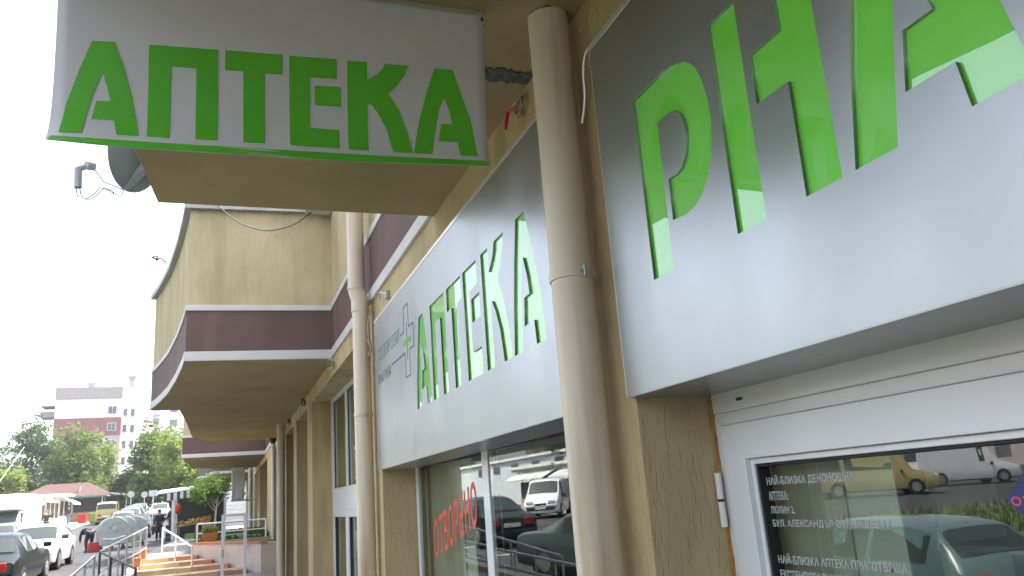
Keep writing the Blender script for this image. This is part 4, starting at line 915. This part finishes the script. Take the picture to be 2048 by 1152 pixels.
# brown hipped-roof pavilion
pv = thing('pavilion', 'small pavilion with a brown hipped roof in front of the big tree', 'pavilion', (-15.0, 96, gz(96)), .05)
MB().box((-4.0, -3, -.6), (3.2, 3, 2.3)).build('walls', 'kcream', pv)
MB().add([(-4.9, -3.8, 2.25), (4.2, -3.8, 2.25), (4.2, 3.8, 2.25), (-4.9, 3.8, 2.25), (-2.2, 0, 3.75), (1.7, 0, 3.75)], [(0, 1, 5, 4), (1, 2, 5), (2, 3, 4, 5), (3, 0, 4), (0, 3, 2, 1)]).build('roof', 'roof', pv)
MB().tube([(1.0, -2.5, 2.5), (1.0, -2.5, 3.3)], .13, 8).build('flue', 'metal', pv, True)
for i in range(3): MB().box((-3.2+i*2.1, -3.03, .8), (-1.7+i*2.1, -3.0, 2.0)).build('window', 'kdark', pv)
# open market stalls between the pavilion and the yellow van
for i, (x, y, lab) in enumerate([(-12.2, 87.5, 'open stall with a pale flat roof and green posts beside the yellow van'), (-10.4, 95, 'stall with a slanted white canopy behind the yellow van')]):
    t = thing('market_stall', lab, 'stall', gpos(x, y), 0, 'market stalls')
    for px in (-1.4, 1.4):
        for py in (-1, 1): MB().box((px-.05, py-.05, -.3), (px+.05, py+.05, 2.3)).build('post', 'metal', t)
    MB().add([(-1.8, -1.4, 2.25+.25*i), (1.8, -1.4, 2.25-.15*i), (1.8, 1.4, 2.25-.15*i), (-1.8, 1.4, 2.25+.25*i), (-1.8, -1.4, 2.4+.25*i), (1.8, -1.4, 2.4-.15*i), (1.8, 1.4, 2.4-.15*i), (-1.8, 1.4, 2.4+.25*i)], [(0, 3, 2, 1), (4, 5, 6, 7), (0, 1, 5, 4), (1, 2, 6, 5), (2, 3, 7, 6), (3, 0, 4, 7)]).build('canopy', 'awning_w' if i else 'awning_g', t)
    MB().box((-1.3, .7, 0), (1.3, .95, 2.2)).build('back_wall', 'kdark', t)
    MB().box((-1.2, -.9, 0), (1.2, -.3, .9)).build('counter', 'kbrown', t)
o = MB().box((-.32, -.3, 0), (.32, .3, .85)).build('crate_stack', 'redcloth', None, bevel=.03); o.location = gpos(-11.75, 82); tag(o, 'red cool box standing in front of the open stall', 'box')
o = MB().box((-.45, -.4, 0), (.45, .4, .9)).build('wheeled_bin', 'fruit_g', None, bevel=.05); o.location = gpos(-10.9, 83); tag(o, 'green waste container beside the red box', 'bin')

# fruit stall under the trees
fs = thing('fruit_stall', 'fruit stall with a striped awning and produce tables at the end of the street', 'stall', (-1.6, 51, gz(51)), world=False)
MB().add([(-1.9, -1.4, 2.55), (1.9, -1.4, 2.85), (1.9, 1.8, 3.1), (-1.9, 1.8, 2.8), (-1.9, -1.4, 2.62), (1.9, -1.4, 2.92), (1.9, 1.8, 3.17), (-1.9, 1.8, 2.87)], [(0, 3, 2, 1), (4, 5, 6, 7), (0, 1, 5, 4), (1, 2, 6, 5), (2, 3, 7, 6), (3, 0, 4, 7)]).build('canopy', 'awning_w', fs)
for i in range(16):
    x = -1.5+i*.17; zz = 2.55+.3*(x+1.9)/3.8
    MB().box((x, -1.36, zz-.40), (x+.165, -1.34, zz)).build('valance_stripe', 'awning_w' if i % 2 else 'kdark', fs)
for px in (-1.0, 1.75):
    for py in (-1.2, 1.6): MB().box((px-.07, py-.07, 0), (px+.07, py+.07, 2.6)).build('post', 'kwhite', fs)
MB().box((-.9, 1.5, 0), (1.8, 1.6, 2.5)).build('back_wall', 'kdark', fs)
MB().add([(-.85, -.9, .72), (1.0, -.9, .95), (1.0, .3, 1.15), (-.85, .3, .92), (-.85, -.9, .66), (1.0, -.9, .89), (1.0, .3, 1.09), (-.85, .3, .86)], [(0, 1, 2, 3), (4, 7, 6, 5), (0, 4, 5, 1), (1, 5, 6, 2), (2, 6, 7, 3), (3, 7, 4, 0)]).build('produce_table', 'wood', fs)
for i, (px, h) in enumerate([(-.7, .66), (.2, .72), (.9, .85)]): MB().box((px-.04, -.85, 0), (px+.04, -.77, h)).build('table_leg', 'wood', fs)
R = random.Random(6)
for i in range(44):
    x, y = R.uniform(-.8, .95), R.uniform(-.85, .2); z = .72+.23*(x+.85)/1.85+.2*(y+.9)/1.2; k = 'fruit_o' if x > .4 else ('fruit_y' if x > -.1 else R.choice(['fruit_g', 'fruit_y', 'fruit_r']))
    MB().ball((x, y, z+.07), R.uniform(.06, .10), 8, 5).build('fruit', k, fs, True)
for i in range(3): 
    c = MB().box((.55, -1.25, i*.26), (1.15, -.95, i*.26+.235)).build('crate', 'wood', None, bevel=.01); c.location = (-1.6, 51, gz(51)); tag(c, 'pale fruit crate stacked in front of the stall, %s in its stack' % ['lowest', 'middle', 'topmost'][i], 'crate', 'fruit crates by the stall')
c = MB().box((-.35, -1.3, 0), (.3, -.95, .3)).build('crate', 'fruit_g', None, bevel=.03); c.location = (-1.6, 51, gz(51)); tag(c, 'low green crate on the ground under the produce table', 'crate', 'fruit crates by the stall')
for i in range(4):
    c = MB().box((-1.35, -1.2, i*.22), (-.95, -.8, i*.22+.2)).build('crate', 'blackplastic', None, bevel=.02); c.location = (-1.6, 51, gz(51)); tag(c, 'black plastic crate beside the stall post, number %s from the ground' % ['one', 'two', 'three', 'four'][i], 'crate', 'black crates by the stall')
o = MB().tube([(0, 0, 0), (.02, 0, -.12), (.03, .02, -.32), (.0, .01, -.5), (.01, 0, -.55)], [.03, .13, .17, .15, .05], 8).build('red_bag', 'redcloth', None, True); o.location = (-2.35, 49.55, gz(50)+2.0); tag(o, 'bright red bag hanging from the corner post of the fruit stall', 'bag')
# pale container and white posts behind the birch
o = thing('container', 'pale ribbed container behind the birch tree', 'container', (.9, 63, gz(63)))
MB().box((-1.3, -1, -.4), (2.5, 1, 2.3)).build('walls', 'container', o)
for i in range(8): MB().box((-1.3, -1.03, -.2+i*.3), (2.5, -1.0, -.03+i*.3)).build('rib', 'container', o)

# ------------------------------------------------------------------ road signs
def sign(label, x, y, h, disc=.3, rect=False, colr='signface'):
    t = thing('road_sign', label, 'sign', gpos(x, y), 0, 'road signs')
    MB().tube([(0, 0, 0), (0, 0, h)], .035, 8).build('pole', 'metal', t, True)
    if rect: MB().box((-.3, -.05, h-.05), (.3, -.03, h+.38)).build('plate', colr, t, bevel=.01)
    else: MB().lathe([(disc, -.06), (disc, -.04)], (0, 0, h), 'y', 20).build('disc', colr, t)
    return t
sign('round pale road sign on a pole behind the bins', -7.6, 79, 2.35, .27)
sign('round road sign beside the far white van', -6.6, 80, 2.25, .27)
sign('rectangular white road sign on a pole near the fruit stall', -4.85, 66, 2.3, rect=True)

# ------------------------------------------------------------------ far apartment blocks
ab = thing('apartment_block', 'pale apartment block with a maroon band and white right side behind the trees', 'apartment block', (-22, 152, gz(152)), .02)
zb = gz(152); top = H(23.2)-zb; x0, x1, x2 = -5.0, 5.2, 11.0
MB().box((x0, 0, -3), (x1, 60, top-2.6-2.7-3.1)).build('lower_wall', 'bpink', ab)
MB().box((x0-.02, -.03, top-8.4), (x1+.02, 60, top-5.3)).build('maroon_band', 'bmaroon', ab)
MB().box((x0, 0, top-5.3), (x1, 60, top-2.0)).build('white_band', 'bwhite', ab)
MB().box((x0-.05, -.08, top-2.0), (x1+.1, 60, top-.0)).build('parapet', 'bgrey', ab)
for zz in (top-4.7, top-7.6, top-10.5, top-13.4, top-16.3):
    f = MB().box((x1-2.1, -.10, zz), (x1-.7, .05, zz+1.35)).build('window', 'bwhite', ab)
    MB().box((x1-2.02, -.13, zz+.07), (x1-1.43, -.09, zz+1.28)).build('pane', 'shade_glass', f); MB().box((x1-1.37, -.13, zz+.07), (x1-.78, -.09, zz+1.28)).build('pane', 'shade_glass', f)
# white long side with recessed balconies
MB().prism([(x1, 1), (x1+3.2, 3.0), (x1+3.2, 60), (x1, 60)], -3, top-1.0).build('side_wall', 'bwhite', ab)
for j, zz in enumerate([top-4.9, top-7.7, top-10.5, top-13.3, top-16.1, top-18.9]):
    for i, yy in enumerate((1.35, 2.05)):
        xx = x1+.55+i*1.15
        MB().box((xx-.28, yy-.30, zz), (xx+.28, yy+.55, zz+1.2)).build('window', 'shade_glass', ab)
    MB().box((x1+3.0, 4.5, zz-.6), (x1+4.1, 9, zz+.35)).build('balcony', 'rust' if j == 4 else 'bpink', ab)
    MB().box((x1+3.19, 4.6, zz+.36), (x1+3.23, 8.9, zz+1.9)).build('balcony_opening', 'shade_glass', ab)
    MB().box((x1+3.1, 11, zz-.4), (x1+3.24, 15, zz+1.1)).build('window', 'shade_glass', ab)
for px, h in ((-.2, 1.2), (x1+1.1, 2.2)):
    MB().box((px-.5, 4, top), (px+.5, 5, top+h)).build('chimney', 'bgrey', ab); MB().box((px-.7, 3.8, top+h), (px+.7, 5.2, top+h+.3)).build('chimney_cap', 'bgrey', ab)
MB().box((x0-2.6, 3, top-4.6), (x0, 7, top-3.6)).build('balcony', 'bgrey', ab); MB().box((x0-2.6, 3, top-1.9-.9), (x0, 7, top-1.9-.7)).build('balcony_roof', 'bgrey', ab)
ab2 = thing('apartment_block', 'second white apartment block standing further right behind the first', 'apartment block', (-11.5, 186, gz(186)), 0)
MB().box((-5, 0, -3), (5.0, 20, H(23.5)-gz(186))).build('walls', 'bwhite', ab2)
for j in range(6):
    MB().box((-4.2, -.9, 4+j*3), (-1.4, 0, 5.1+j*3)).build('balcony', 'bgrey', ab2); MB().box((-4.0, -.05, 5.15+j*3), (-1.6, .1, 6.4+j*3)).build('window', 'shade_glass', ab2)
    MB().box((.5, -.05, 4.6+j*3), (2.0, .1, 6.1+j*3)).build('window', 'shade_glass', ab2)
# blocks across the street that only the glass mirrors
for k, (x, y, Wd, L, h, lab) in enumerate([(-70, 40, 12, 46, 15, 'long pale apartment block beyond the lawn across the street'), (-62, -30, 12, 40, 18, 'taller grey apartment block across the street behind the camera')]):
    t = thing('apartment_block', lab, 'apartment block', (x, y, gz(y)))
    MB().box((-Wd, -L/2, -2), (0, L/2, h)).build('walls', 'bpink' if k == 0 else 'bgrey', t)
    nf = int(h/2.9)
    for j in range(nf):
        for i in range(int(L/4)):
            MB().box((-.05, -L/2+1.2+i*4, 1.2+j*2.9), (.04, -L/2+2.9+i*4, 2.6+j*2.9)).build('window', 'shade_glass', t)

# ------------------------------------------------------------------ trees
def crown_mesh(name, seed, rx, rz, n, leaf_s, lobes=9, droop=0.0):
    R = random.Random(seed); m = MB(); cl = []
    for i in range(lobes):
        a = R.uniform(0, 6.28); q = R.uniform(-.75, .9); r = math.sqrt(1-q*q)*R.uniform(.35, .75); cl.append((rx*r*math.cos(a), rx*r*math.sin(a), rz*q*.75, R.uniform(.34, .58)))
    clumps = []
    for i in range(n//26):
        lx, ly, lz, lr = R.choice(cl); d = Vector((R.gauss(0, 1), R.gauss(0, 1), R.gauss(0, 1))).normalized()*lr*R.uniform(.5, 1.05)
        clumps.append((lx+d.x*rx, ly+d.y*rx, lz+d.z*rz))
    for c in clumps:
        cs = R.uniform(.35, .8)*leaf_s*3.2
        for k in range(26):
            p = Vector((c[0]+R.gauss(0, cs*.5), c[1]+R.gauss(0, cs*.5), c[2]+R.gauss(0, cs*.42)-abs(R.gauss(0, droop))))
            a = Vector((R.gauss(0, 1), R.gauss(0, 1), R.gauss(0, .5))).normalized(); b = a.cross(Vector((R.gauss(0, 1), R.gauss(0, 1), R.gauss(0, 1)))).normalized(); s_ = leaf_s*R.uniform(.55, 1.2)
            m.add([p-a*s_*.5, p+b*s_*.28, p+a*s_*.55, p-b*s_*.28], [(0, 1, 2, 3)])
    return m.mesh(name), cl
CR = {}
def tree(label, x, y, h, rx, rz, mat, kind='t', seed=1, n=5200, leaf_s=.34, bark='bark', group='trees along the street', tr=.22, lean=0, base=None, droop=0):
    t = thing('tree', label, 'tree', (x, y, gz(y) if base is None else base), seed*1.3, group)
    key = (seed % 5, round(rx/rz, 1), mat, n, droop)
    me, cl = crown_mesh('crown', seed, rx, rz, n, leaf_s, 10, droop)
    zc = h-rz
    for v in me.vertices: v.co.z += zc
    link('crown', me, mat, t, fix=False)
    R = random.Random(seed+50)
    tp = [(0, 0, -.4), (R.uniform(-.1, .1), R.uniform(-.1, .1), zc*.4), (R.uniform(-.25, .25)+lean, R.uniform(-.2, .2), zc*.8), (lean*1.5+R.uniform(-.3, .3), 0, zc+rz*.4)]
    tk = MB().tube(tp, [tr, tr*.8, tr*.6, tr*.25], 9).build('trunk', bark, t, True)
    for i in range(7):
        lx, ly, lz, lr = cl[i]; st = Vector(tp[2]).lerp(Vector(tp[1]), R.uniform(0, .8)); en = Vector((lx*.9, ly*.9, zc+lz*.8)); mid = st.lerp(en, .5)+Vector((0, 0, -.2))
        MB().tube([st, mid, en], [tr*.42, tr*.28, tr*.08], 6).build('limb', bark, tk, True)
    return t
tree('tall bright green tree spreading in front of the pale apartment block', -15.5, 100, 9.9, 3.3, 4.7, 'leaf_a', seed=3, n=9000, leaf_s=.42, tr=.26)
tree('lower right bough tree joined to the big tree by the pavilion', -13.3, 104, 8.4, 1.9, 3.6, 'leaf_b', seed=7, n=4500, leaf_s=.40)
tree('dark poplar left of the apartment block', -21.2, 108, 11.2, 3.0, 5.0, 'leaf_c', seed=5, n=5600, leaf_s=.40)
tree('dark rounded tree second from the left edge', -24.3, 102, 8.6, 3.6, 3.6, 'leaf_c', seed=9, n=5600, leaf_s=.40)
tree('yellowish green tree at the left edge of the picture', -24.6, 88, 6.9, 3.3, 3.2, 'leaf_b', seed=12, n=5600, leaf_s=.38)
tree('light green bushy tree low behind the kiosk roofs', -20.5, 90, 5.2, 2.8, 2.5, 'leaf_b', seed=15, n=5000, leaf_s=.36)
tree('dark green tree behind the bushy one near the apartment block', -19.0, 116, 8.2, 3.4, 4.0, 'leaf_c', seed=17, n=5000, leaf_s=.42)
tree('large green tree filling the gap right of the apartment block', -6.2, 92, 9.4, 2.9, 4.6, 'leaf_a', seed=21, n=9000, leaf_s=.40, tr=.25)
tree('dense dark tree low behind the road signs', -9.6, 104, 5.6, 2.2, 2.8, 'leaf_c', seed=23, n=5600, leaf_s=.42)
tree('sunlit green tree behind the fruit stall', -3.2, 84, 8.6, 3.3, 4.2, 'leaf_b', seed=25, n=7600, leaf_s=.36, tr=.22)
tree('dark tree far behind the fruit stall roof', -1.5, 98, 6.0, 3.6, 3.2, 'leaf_c', seed=27, n=5600, leaf_s=.42)
tree('slender birch with a pale leaning trunk beside the fruit stall', -.30, 41.6, 3.15, 1.25, .62, 'leaf_d', seed=31, n=3200, leaf_s=.13, bark='birchbark', tr=.06, lean=-.12, droop=.16, base=fw(41.6))
# trees across the street, which the panels and panes mirror
for i, (x, y, h, r, c, lab) in enumerate([(-21, 34, 6.5, 2.6, 'leaf_c', 'dark tree behind the kiosks, nearest of those mirrored in the window'), (-24, 42, 7.0, 3.0, 'leaf_a', 'green tree behind the kiosks, second of those mirrored in the window'), (-23, 52, 7.2, 3.0, 'leaf_c', 'dark tree behind the long flat-roofed building'),
                                          (-26, 62, 7.6, 3.2, 'leaf_a', 'green tree past the long flat-roofed building'), (-40, 14, 7.0, 3.4, 'leaf_c', 'dark tree at the back of the lawn'), (-46, 4, 8.0, 3.6, 'leaf_a', 'broad tree at the back of the lawn, mirrored in the door glass'), (-44, 24, 7.2, 3.4, 'leaf_a', 'green tree behind the white delivery vans'), (-30, -16, 8.5, 3.8, 'leaf_c', 'dark tree across the street behind the camera')]):
    tree(lab, x, y, h, r, h*.42, c, seed=40+i, n=3000, leaf_s=.5, group='trees across the street')

# ------------------------------------------------------------------ people
def skinmesh(joints, edges, radii, root, lvl=1):
    me = bpy.data.meshes.new('tmp'); names = list(joints); idx = {n: i for i, n in enumerate(names)}
    me.from_pydata([joints[n] for n in names], [(idx[a], idx[b]) for a, b in edges], []); o = bpy.data.objects.new('tmp', me); COL.objects.link(o)
    o.modifiers.new('s', 'SKIN'); 
    sv = me.skin_vertices[0].data
    for n in names:
        r = radii.get(n, .05); sv[idx[n]].radius = r if isinstance(r, tuple) else (r, r); sv[idx[n]].use_root = (n == root)
    ss = o.modifiers.new('u', 'SUBSURF'); ss.levels = lvl; ss.render_levels = lvl
    bpy.context.view_layer.update(); out = bpy.data.meshes.new_from_object(o.evaluated_get(bpy.context.evaluated_depsgraph_get()))
    bpy.data.objects.remove(o); bpy.data.meshes.remove(me); return out
def person(label, loc, rz, pose, top, legs, hair, skirt=None, sc=1.0, bag=None, longhair=False):
    t = thing('person', label, 'person', loc, rz, 'people in the street'); t.scale = (sc, sc, sc)
    J = {'pel': (0, 0, .95), 'spi': (0, 0, 1.15), 'che': (0, 0, 1.34), 'nek': (0, .0, 1.48), 'hea': (0, .01, 1.56), 'hea2': (0, .02, 1.66)}
    for s_, n in ((-1, 'l'), (1, 'r')):
        J.update({'sho'+n: (s_*.17, 0, 1.40), 'elb'+n: (s_*.23, .0, 1.13), 'wri'+n: (s_*.24, .05, .89), 'pal'+n: (s_*.24, .06, .82), 'hip'+n: (s_*.09, 0, .90), 'kne'+n: (s_*.10, .02, .50), 'ank'+n: (s_*.10, -.01, .09), 'toe'+n: (s_*.11, .14, .04)})
    J.update(pose)
    F = {}
    for n in 'lr':
        p = Vector(J['pal'+n]); w_ = Vector(J['wri'+n]); d = (p-w_).normalized(); sd = d.cross(Vector((1, 0, 0))); sd = sd.normalized() if sd.length > .1 else Vector((0, 1, 0))
        for k, ln in enumerate((.075, .085, .08, .065)):
            b = p+sd*(.026*(k-1.5)); J['f%d%s' % (k, n)] = tuple(b+d*ln*.55); J['g%d%s' % (k, n)] = tuple(b+d*ln+Vector((0, .012, 0))); F['f%d%s' % (k, n)] = .010; F['g%d%s' % (k, n)] = .008
        J['t0'+n] = tuple(w_.lerp(p, .5)+sd*-.05); J['t1'+n] = tuple(p+sd*-.062+d*.02); F['t0'+n] = .012; F['t1'+n] = .009
    Ed = [('pel', 'spi'), ('spi', 'che'), ('che', 'nek'), ('nek', 'hea'), ('hea', 'hea2')]
    for n in 'lr':
        Ed += [('che', 'sho'+n), ('sho'+n, 'elb'+n), ('elb'+n, 'wri'+n), ('wri'+n, 'pal'+n), ('pel', 'hip'+n), ('hip'+n, 'kne'+n), ('kne'+n, 'ank'+n), ('ank'+n, 'toe'+n), ('wri'+n, 't0'+n), ('t0'+n, 't1'+n)]
        for k in range(4): Ed += [('pal'+n, 'f%d%s' % (k, n)), ('f%d%s' % (k, n), 'g%d%s' % (k, n))]
    Rr = {'pel': (.15, .11), 'spi': (.13, .10), 'che': (.15, .11), 'nek': .055, 'hea': (.075, .085), 'hea2': (.078, .092)}
    for n in 'lr': Rr.update({'sho'+n: .06, 'elb'+n: .042, 'wri'+n: .03, 'pal'+n: (.036, .02), 'hip'+n: .085, 'kne'+n: .058, 'ank'+n: .04, 'toe'+n: .04})
    Rr.update(F)
    link('body', skinmesh(J, Ed, Rr, 'pel', 2), 'skin', t, True)
    h = Vector(J['hea2']); fwd = (Vector(J['hea2'])-Vector(J['nek'])).normalized()
    ce = Vector(J['hea']).lerp(h, .6)
    f = MB().ball(tuple(ce+Vector((0, -.022, .035))), .112, 12, 8, (.88, .95, 1.0)); f.build('hair', hair, t, True)
    if longhair: MB().tube([ce+Vector((0, -.06, .03)), ce+Vector((0, -.10, -.12)), ce+Vector((0, -.09, -.30))], [.09, .10, .04], 8).build('hair', hair, t, True)
    MB().tube([ce+Vector((0, .085, .0)), ce+Vector((0, .105, -.02)), ce+Vector((0, .085, -.028))], .012, 6).build('nose', 'skin', t, True)
    for s_ in (-1, 1): MB().ball(tuple(ce+Vector((s_*.032, .088, .012))), .010, 6, 4).build('eye', 'hair_d', t)
    tj = {k: J[k] for k in ('pel', 'spi', 'che', 'shol', 'elbl', 'wril', 'shor', 'elbr', 'wrir')}
    te = [('pel', 'spi'), ('spi', 'che'), ('che', 'shol'), ('shol', 'elbl'), ('elbl', 'wril'), ('che', 'shor'), ('shor', 'elbr'), ('elbr', 'wrir')]
    link('jacket', skinmesh(tj, te, {'pel': (.185, .145), 'spi': (.165, .135), 'che': (.18, .14), 'shol': .082, 'shor': .082, 'elbl': .062, 'elbr': .062, 'wril': .05, 'wrir': .05}, 'pel', 2), top, t, True)
    lj = {k: J[k] for k in ('pel', 'hipl', 'knel', 'ankl', 'hipr', 'kner', 'ankr')}
    link('trousers', skinmesh(lj, [('pel', 'hipl'), ('hipl', 'knel'), ('knel', 'ankl'), ('pel', 'hipr'), ('hipr', 'kner'), ('kner', 'ankr')], {'pel': (.165, .13), 'hipl': .11, 'hipr': .11, 'knel': .078, 'kner': .078, 'ankl': .065, 'ankr': .065}, 'pel', 2), legs, t, True)
    for n in 'lr': MB().tube([Vector(J['ank'+n])+Vector((0, -.05, -.03)), Vector(J['ank'+n])+Vector((0, .03, -.035)), Vector(J['toe'+n])+Vector((0, .03, -.005))], [.05, .055, .035], 8).build('shoe', 'blackplastic', t, True)
    if skirt:
        p = Vector(J['pel']); MB().lathe([(.17, .12), (.19, -.05), (.22, -.45), (.21, -.47)], tuple(p), 'z', 16).build('coat_skirt', skirt, t, True)
    return t
def bag(label, loc, mat='coat_k', sx=.34, sz=.28):
    t = thing('bag', label, 'bag', loc)
    MB().add([(-sx*.4, -.07, 0), (sx*.4, -.07, 0), (sx*.4, .07, 0), (-sx*.4, .07, 0), (-sx*.5, -.08, sz*.5), (sx*.5, -.08, sz*.5), (sx*.5, .08, sz*.5), (-sx*.5, .08, sz*.5), (-sx*.4, -.04, sz), (sx*.4, -.04, sz), (sx*.4, .04, sz), (-sx*.4, .04, sz)],
             [(0, 3, 2, 1), (8, 9, 10, 11)]+[(a+o_, b+o_, b+4+o_, a+4+o_) for o_ in (0, 4) for a, b in ((0, 1), (1, 2), (2, 3), (3, 0))]).build('bag_body', mat, t, True)
    MB().tube([(-sx*.25, 0, sz), (-sx*.15, 0, sz+.14), (sx*.15, 0, sz+.14), (sx*.25, 0, sz)], .014, 6).build('handle', mat, t, True)
    return t
walk = {'knel': (-.10, .16, .52), 'ankl': (-.10, .24, .12), 'toel': (-.11, .38, .07), 'kner': (.10, -.02, .50), 'ankr': (.10, -.20, .14), 'toer': (.11, -.08, .05), 'elbl': (-.25, .06, 1.13), 'wril': (-.20, .25, 1.02), 'pall': (-.16, .32, 1.0), 'elbr': (.25, -.04, 1.12), 'wrir': (.24, .06, .90), 'palr': (.24, .08, .83)}
person('pedestrian in a long black coat walking towards the camera with a dark bag', (-3.35, 50.5, gz(50.5)), PI, walk, 'coat_k', 'darkcloth', 'hair_d', 'coat_k', 1.0)
bag('dark handbag held by the pedestrian in the long black coat', (-3.56, 50.2, gz(50)+.56))
bend = {'pel': (0, -.10, .90), 'spi': (0, .10, 1.0), 'che': (0, .34, .98), 'nek': (0, .46, .92), 'hea': (0, .54, .88), 'hea2': (0, .60, .82), 'shol': (-.17, .36, .95), 'shor': (.17, .36, .95), 'elbl': (-.20, .46, .70), 'elbr': (.20, .44, .70), 'wril': (-.16, .54, .48), 'wrir': (.14, .56, .46), 'pall': (-.14, .58, .42), 'palr': (.12, .60, .40), 'hipl': (-.10, -.10, .85), 'hipr': (.10, -.10, .85), 'knel': (-.12, .04, .47), 'kner': (.12, .02, .47)}
person('man in a navy jacket bending down beside the nearest steel bin', (-5.75, 42.4, gz(42.4)), .55, bend, 'navy', 'darkcloth', 'hair_d')
o = MB().box((-.25, -.2, 0), (.25, .2, .42)).build('cardboard_box', 'redcloth', None, bevel=.03); o.location = gpos(-5.45, 42.0); tag(o, 'dark red box on the ground in front of the bending man', 'box')
person('customer in blue jeans and a dark top at the kiosk counter', (-12.5, 79.5, gz(79.5)), PI/2+.3, {'wril': (-.14, .30, 1.05), 'pall': (-.1, .36, 1.06), 'elbl': (-.24, .10, 1.10)}, 'navy', 'jeans', 'hair_d')
wave = {'elbl': (-.36, .05, 1.30), 'wril': (-.44, .08, 1.58), 'pall': (-.46, .09, 1.66), 'elbr': (.30, .06, 1.16), 'wrir': (.28, .26, 1.12), 'palr': (.26, .33, 1.13)}
person('auburn haired woman in black lifting one arm behind the white hatchback', (-11.75, 66, gz(66)), PI, wave, 'coat_k', 'darkcloth', 'hair_r', longhair=True)
person('figure in dark clothes standing in the shade beside the fruit stall', (-3.05, 57, gz(57)), PI-.4, {}, 'coat_k', 'darkcloth', 'hair_d')
# long pole leaning over the kiosks and a wire
o = MB().tube([(-16.4, 70, H(2.6)), (-14.3, 70, H(6.2))], .03, 6).build('flag_pole', 'pvc', None); tag(o, 'thin white pole leaning above the kiosk roofs', 'pole')
# ------------------------------------------------------------------ thin summer haze over the whole street
hz = MB().box((-410, -90, gz(-80)-1.2), (310, 610, 34)).build('haze', None); tag(hz, 'thin pale summer haze softening the far street', 'haze', kind='stuff')
hm = bpy.data.materials.new('haze_air'); hm.use_nodes = True; hn = hm.node_tree; hn.nodes.remove(hn.nodes['Principled BSDF'])
hv = hn.nodes.new('ShaderNodeVolumePrincipled'); hv.inputs['Density'].default_value = .00045; hv.inputs['Color'].default_value = (.95, .97, 1, 1); hv.inputs['Anisotropy'].default_value = .3
hn.links.new(hv.outputs[0], hn.nodes['Material Output'].inputs['Volume']); hz.data.materials.append(hm)
for o in bpy.data.objects:
    if '_off' in o: del o['_off']
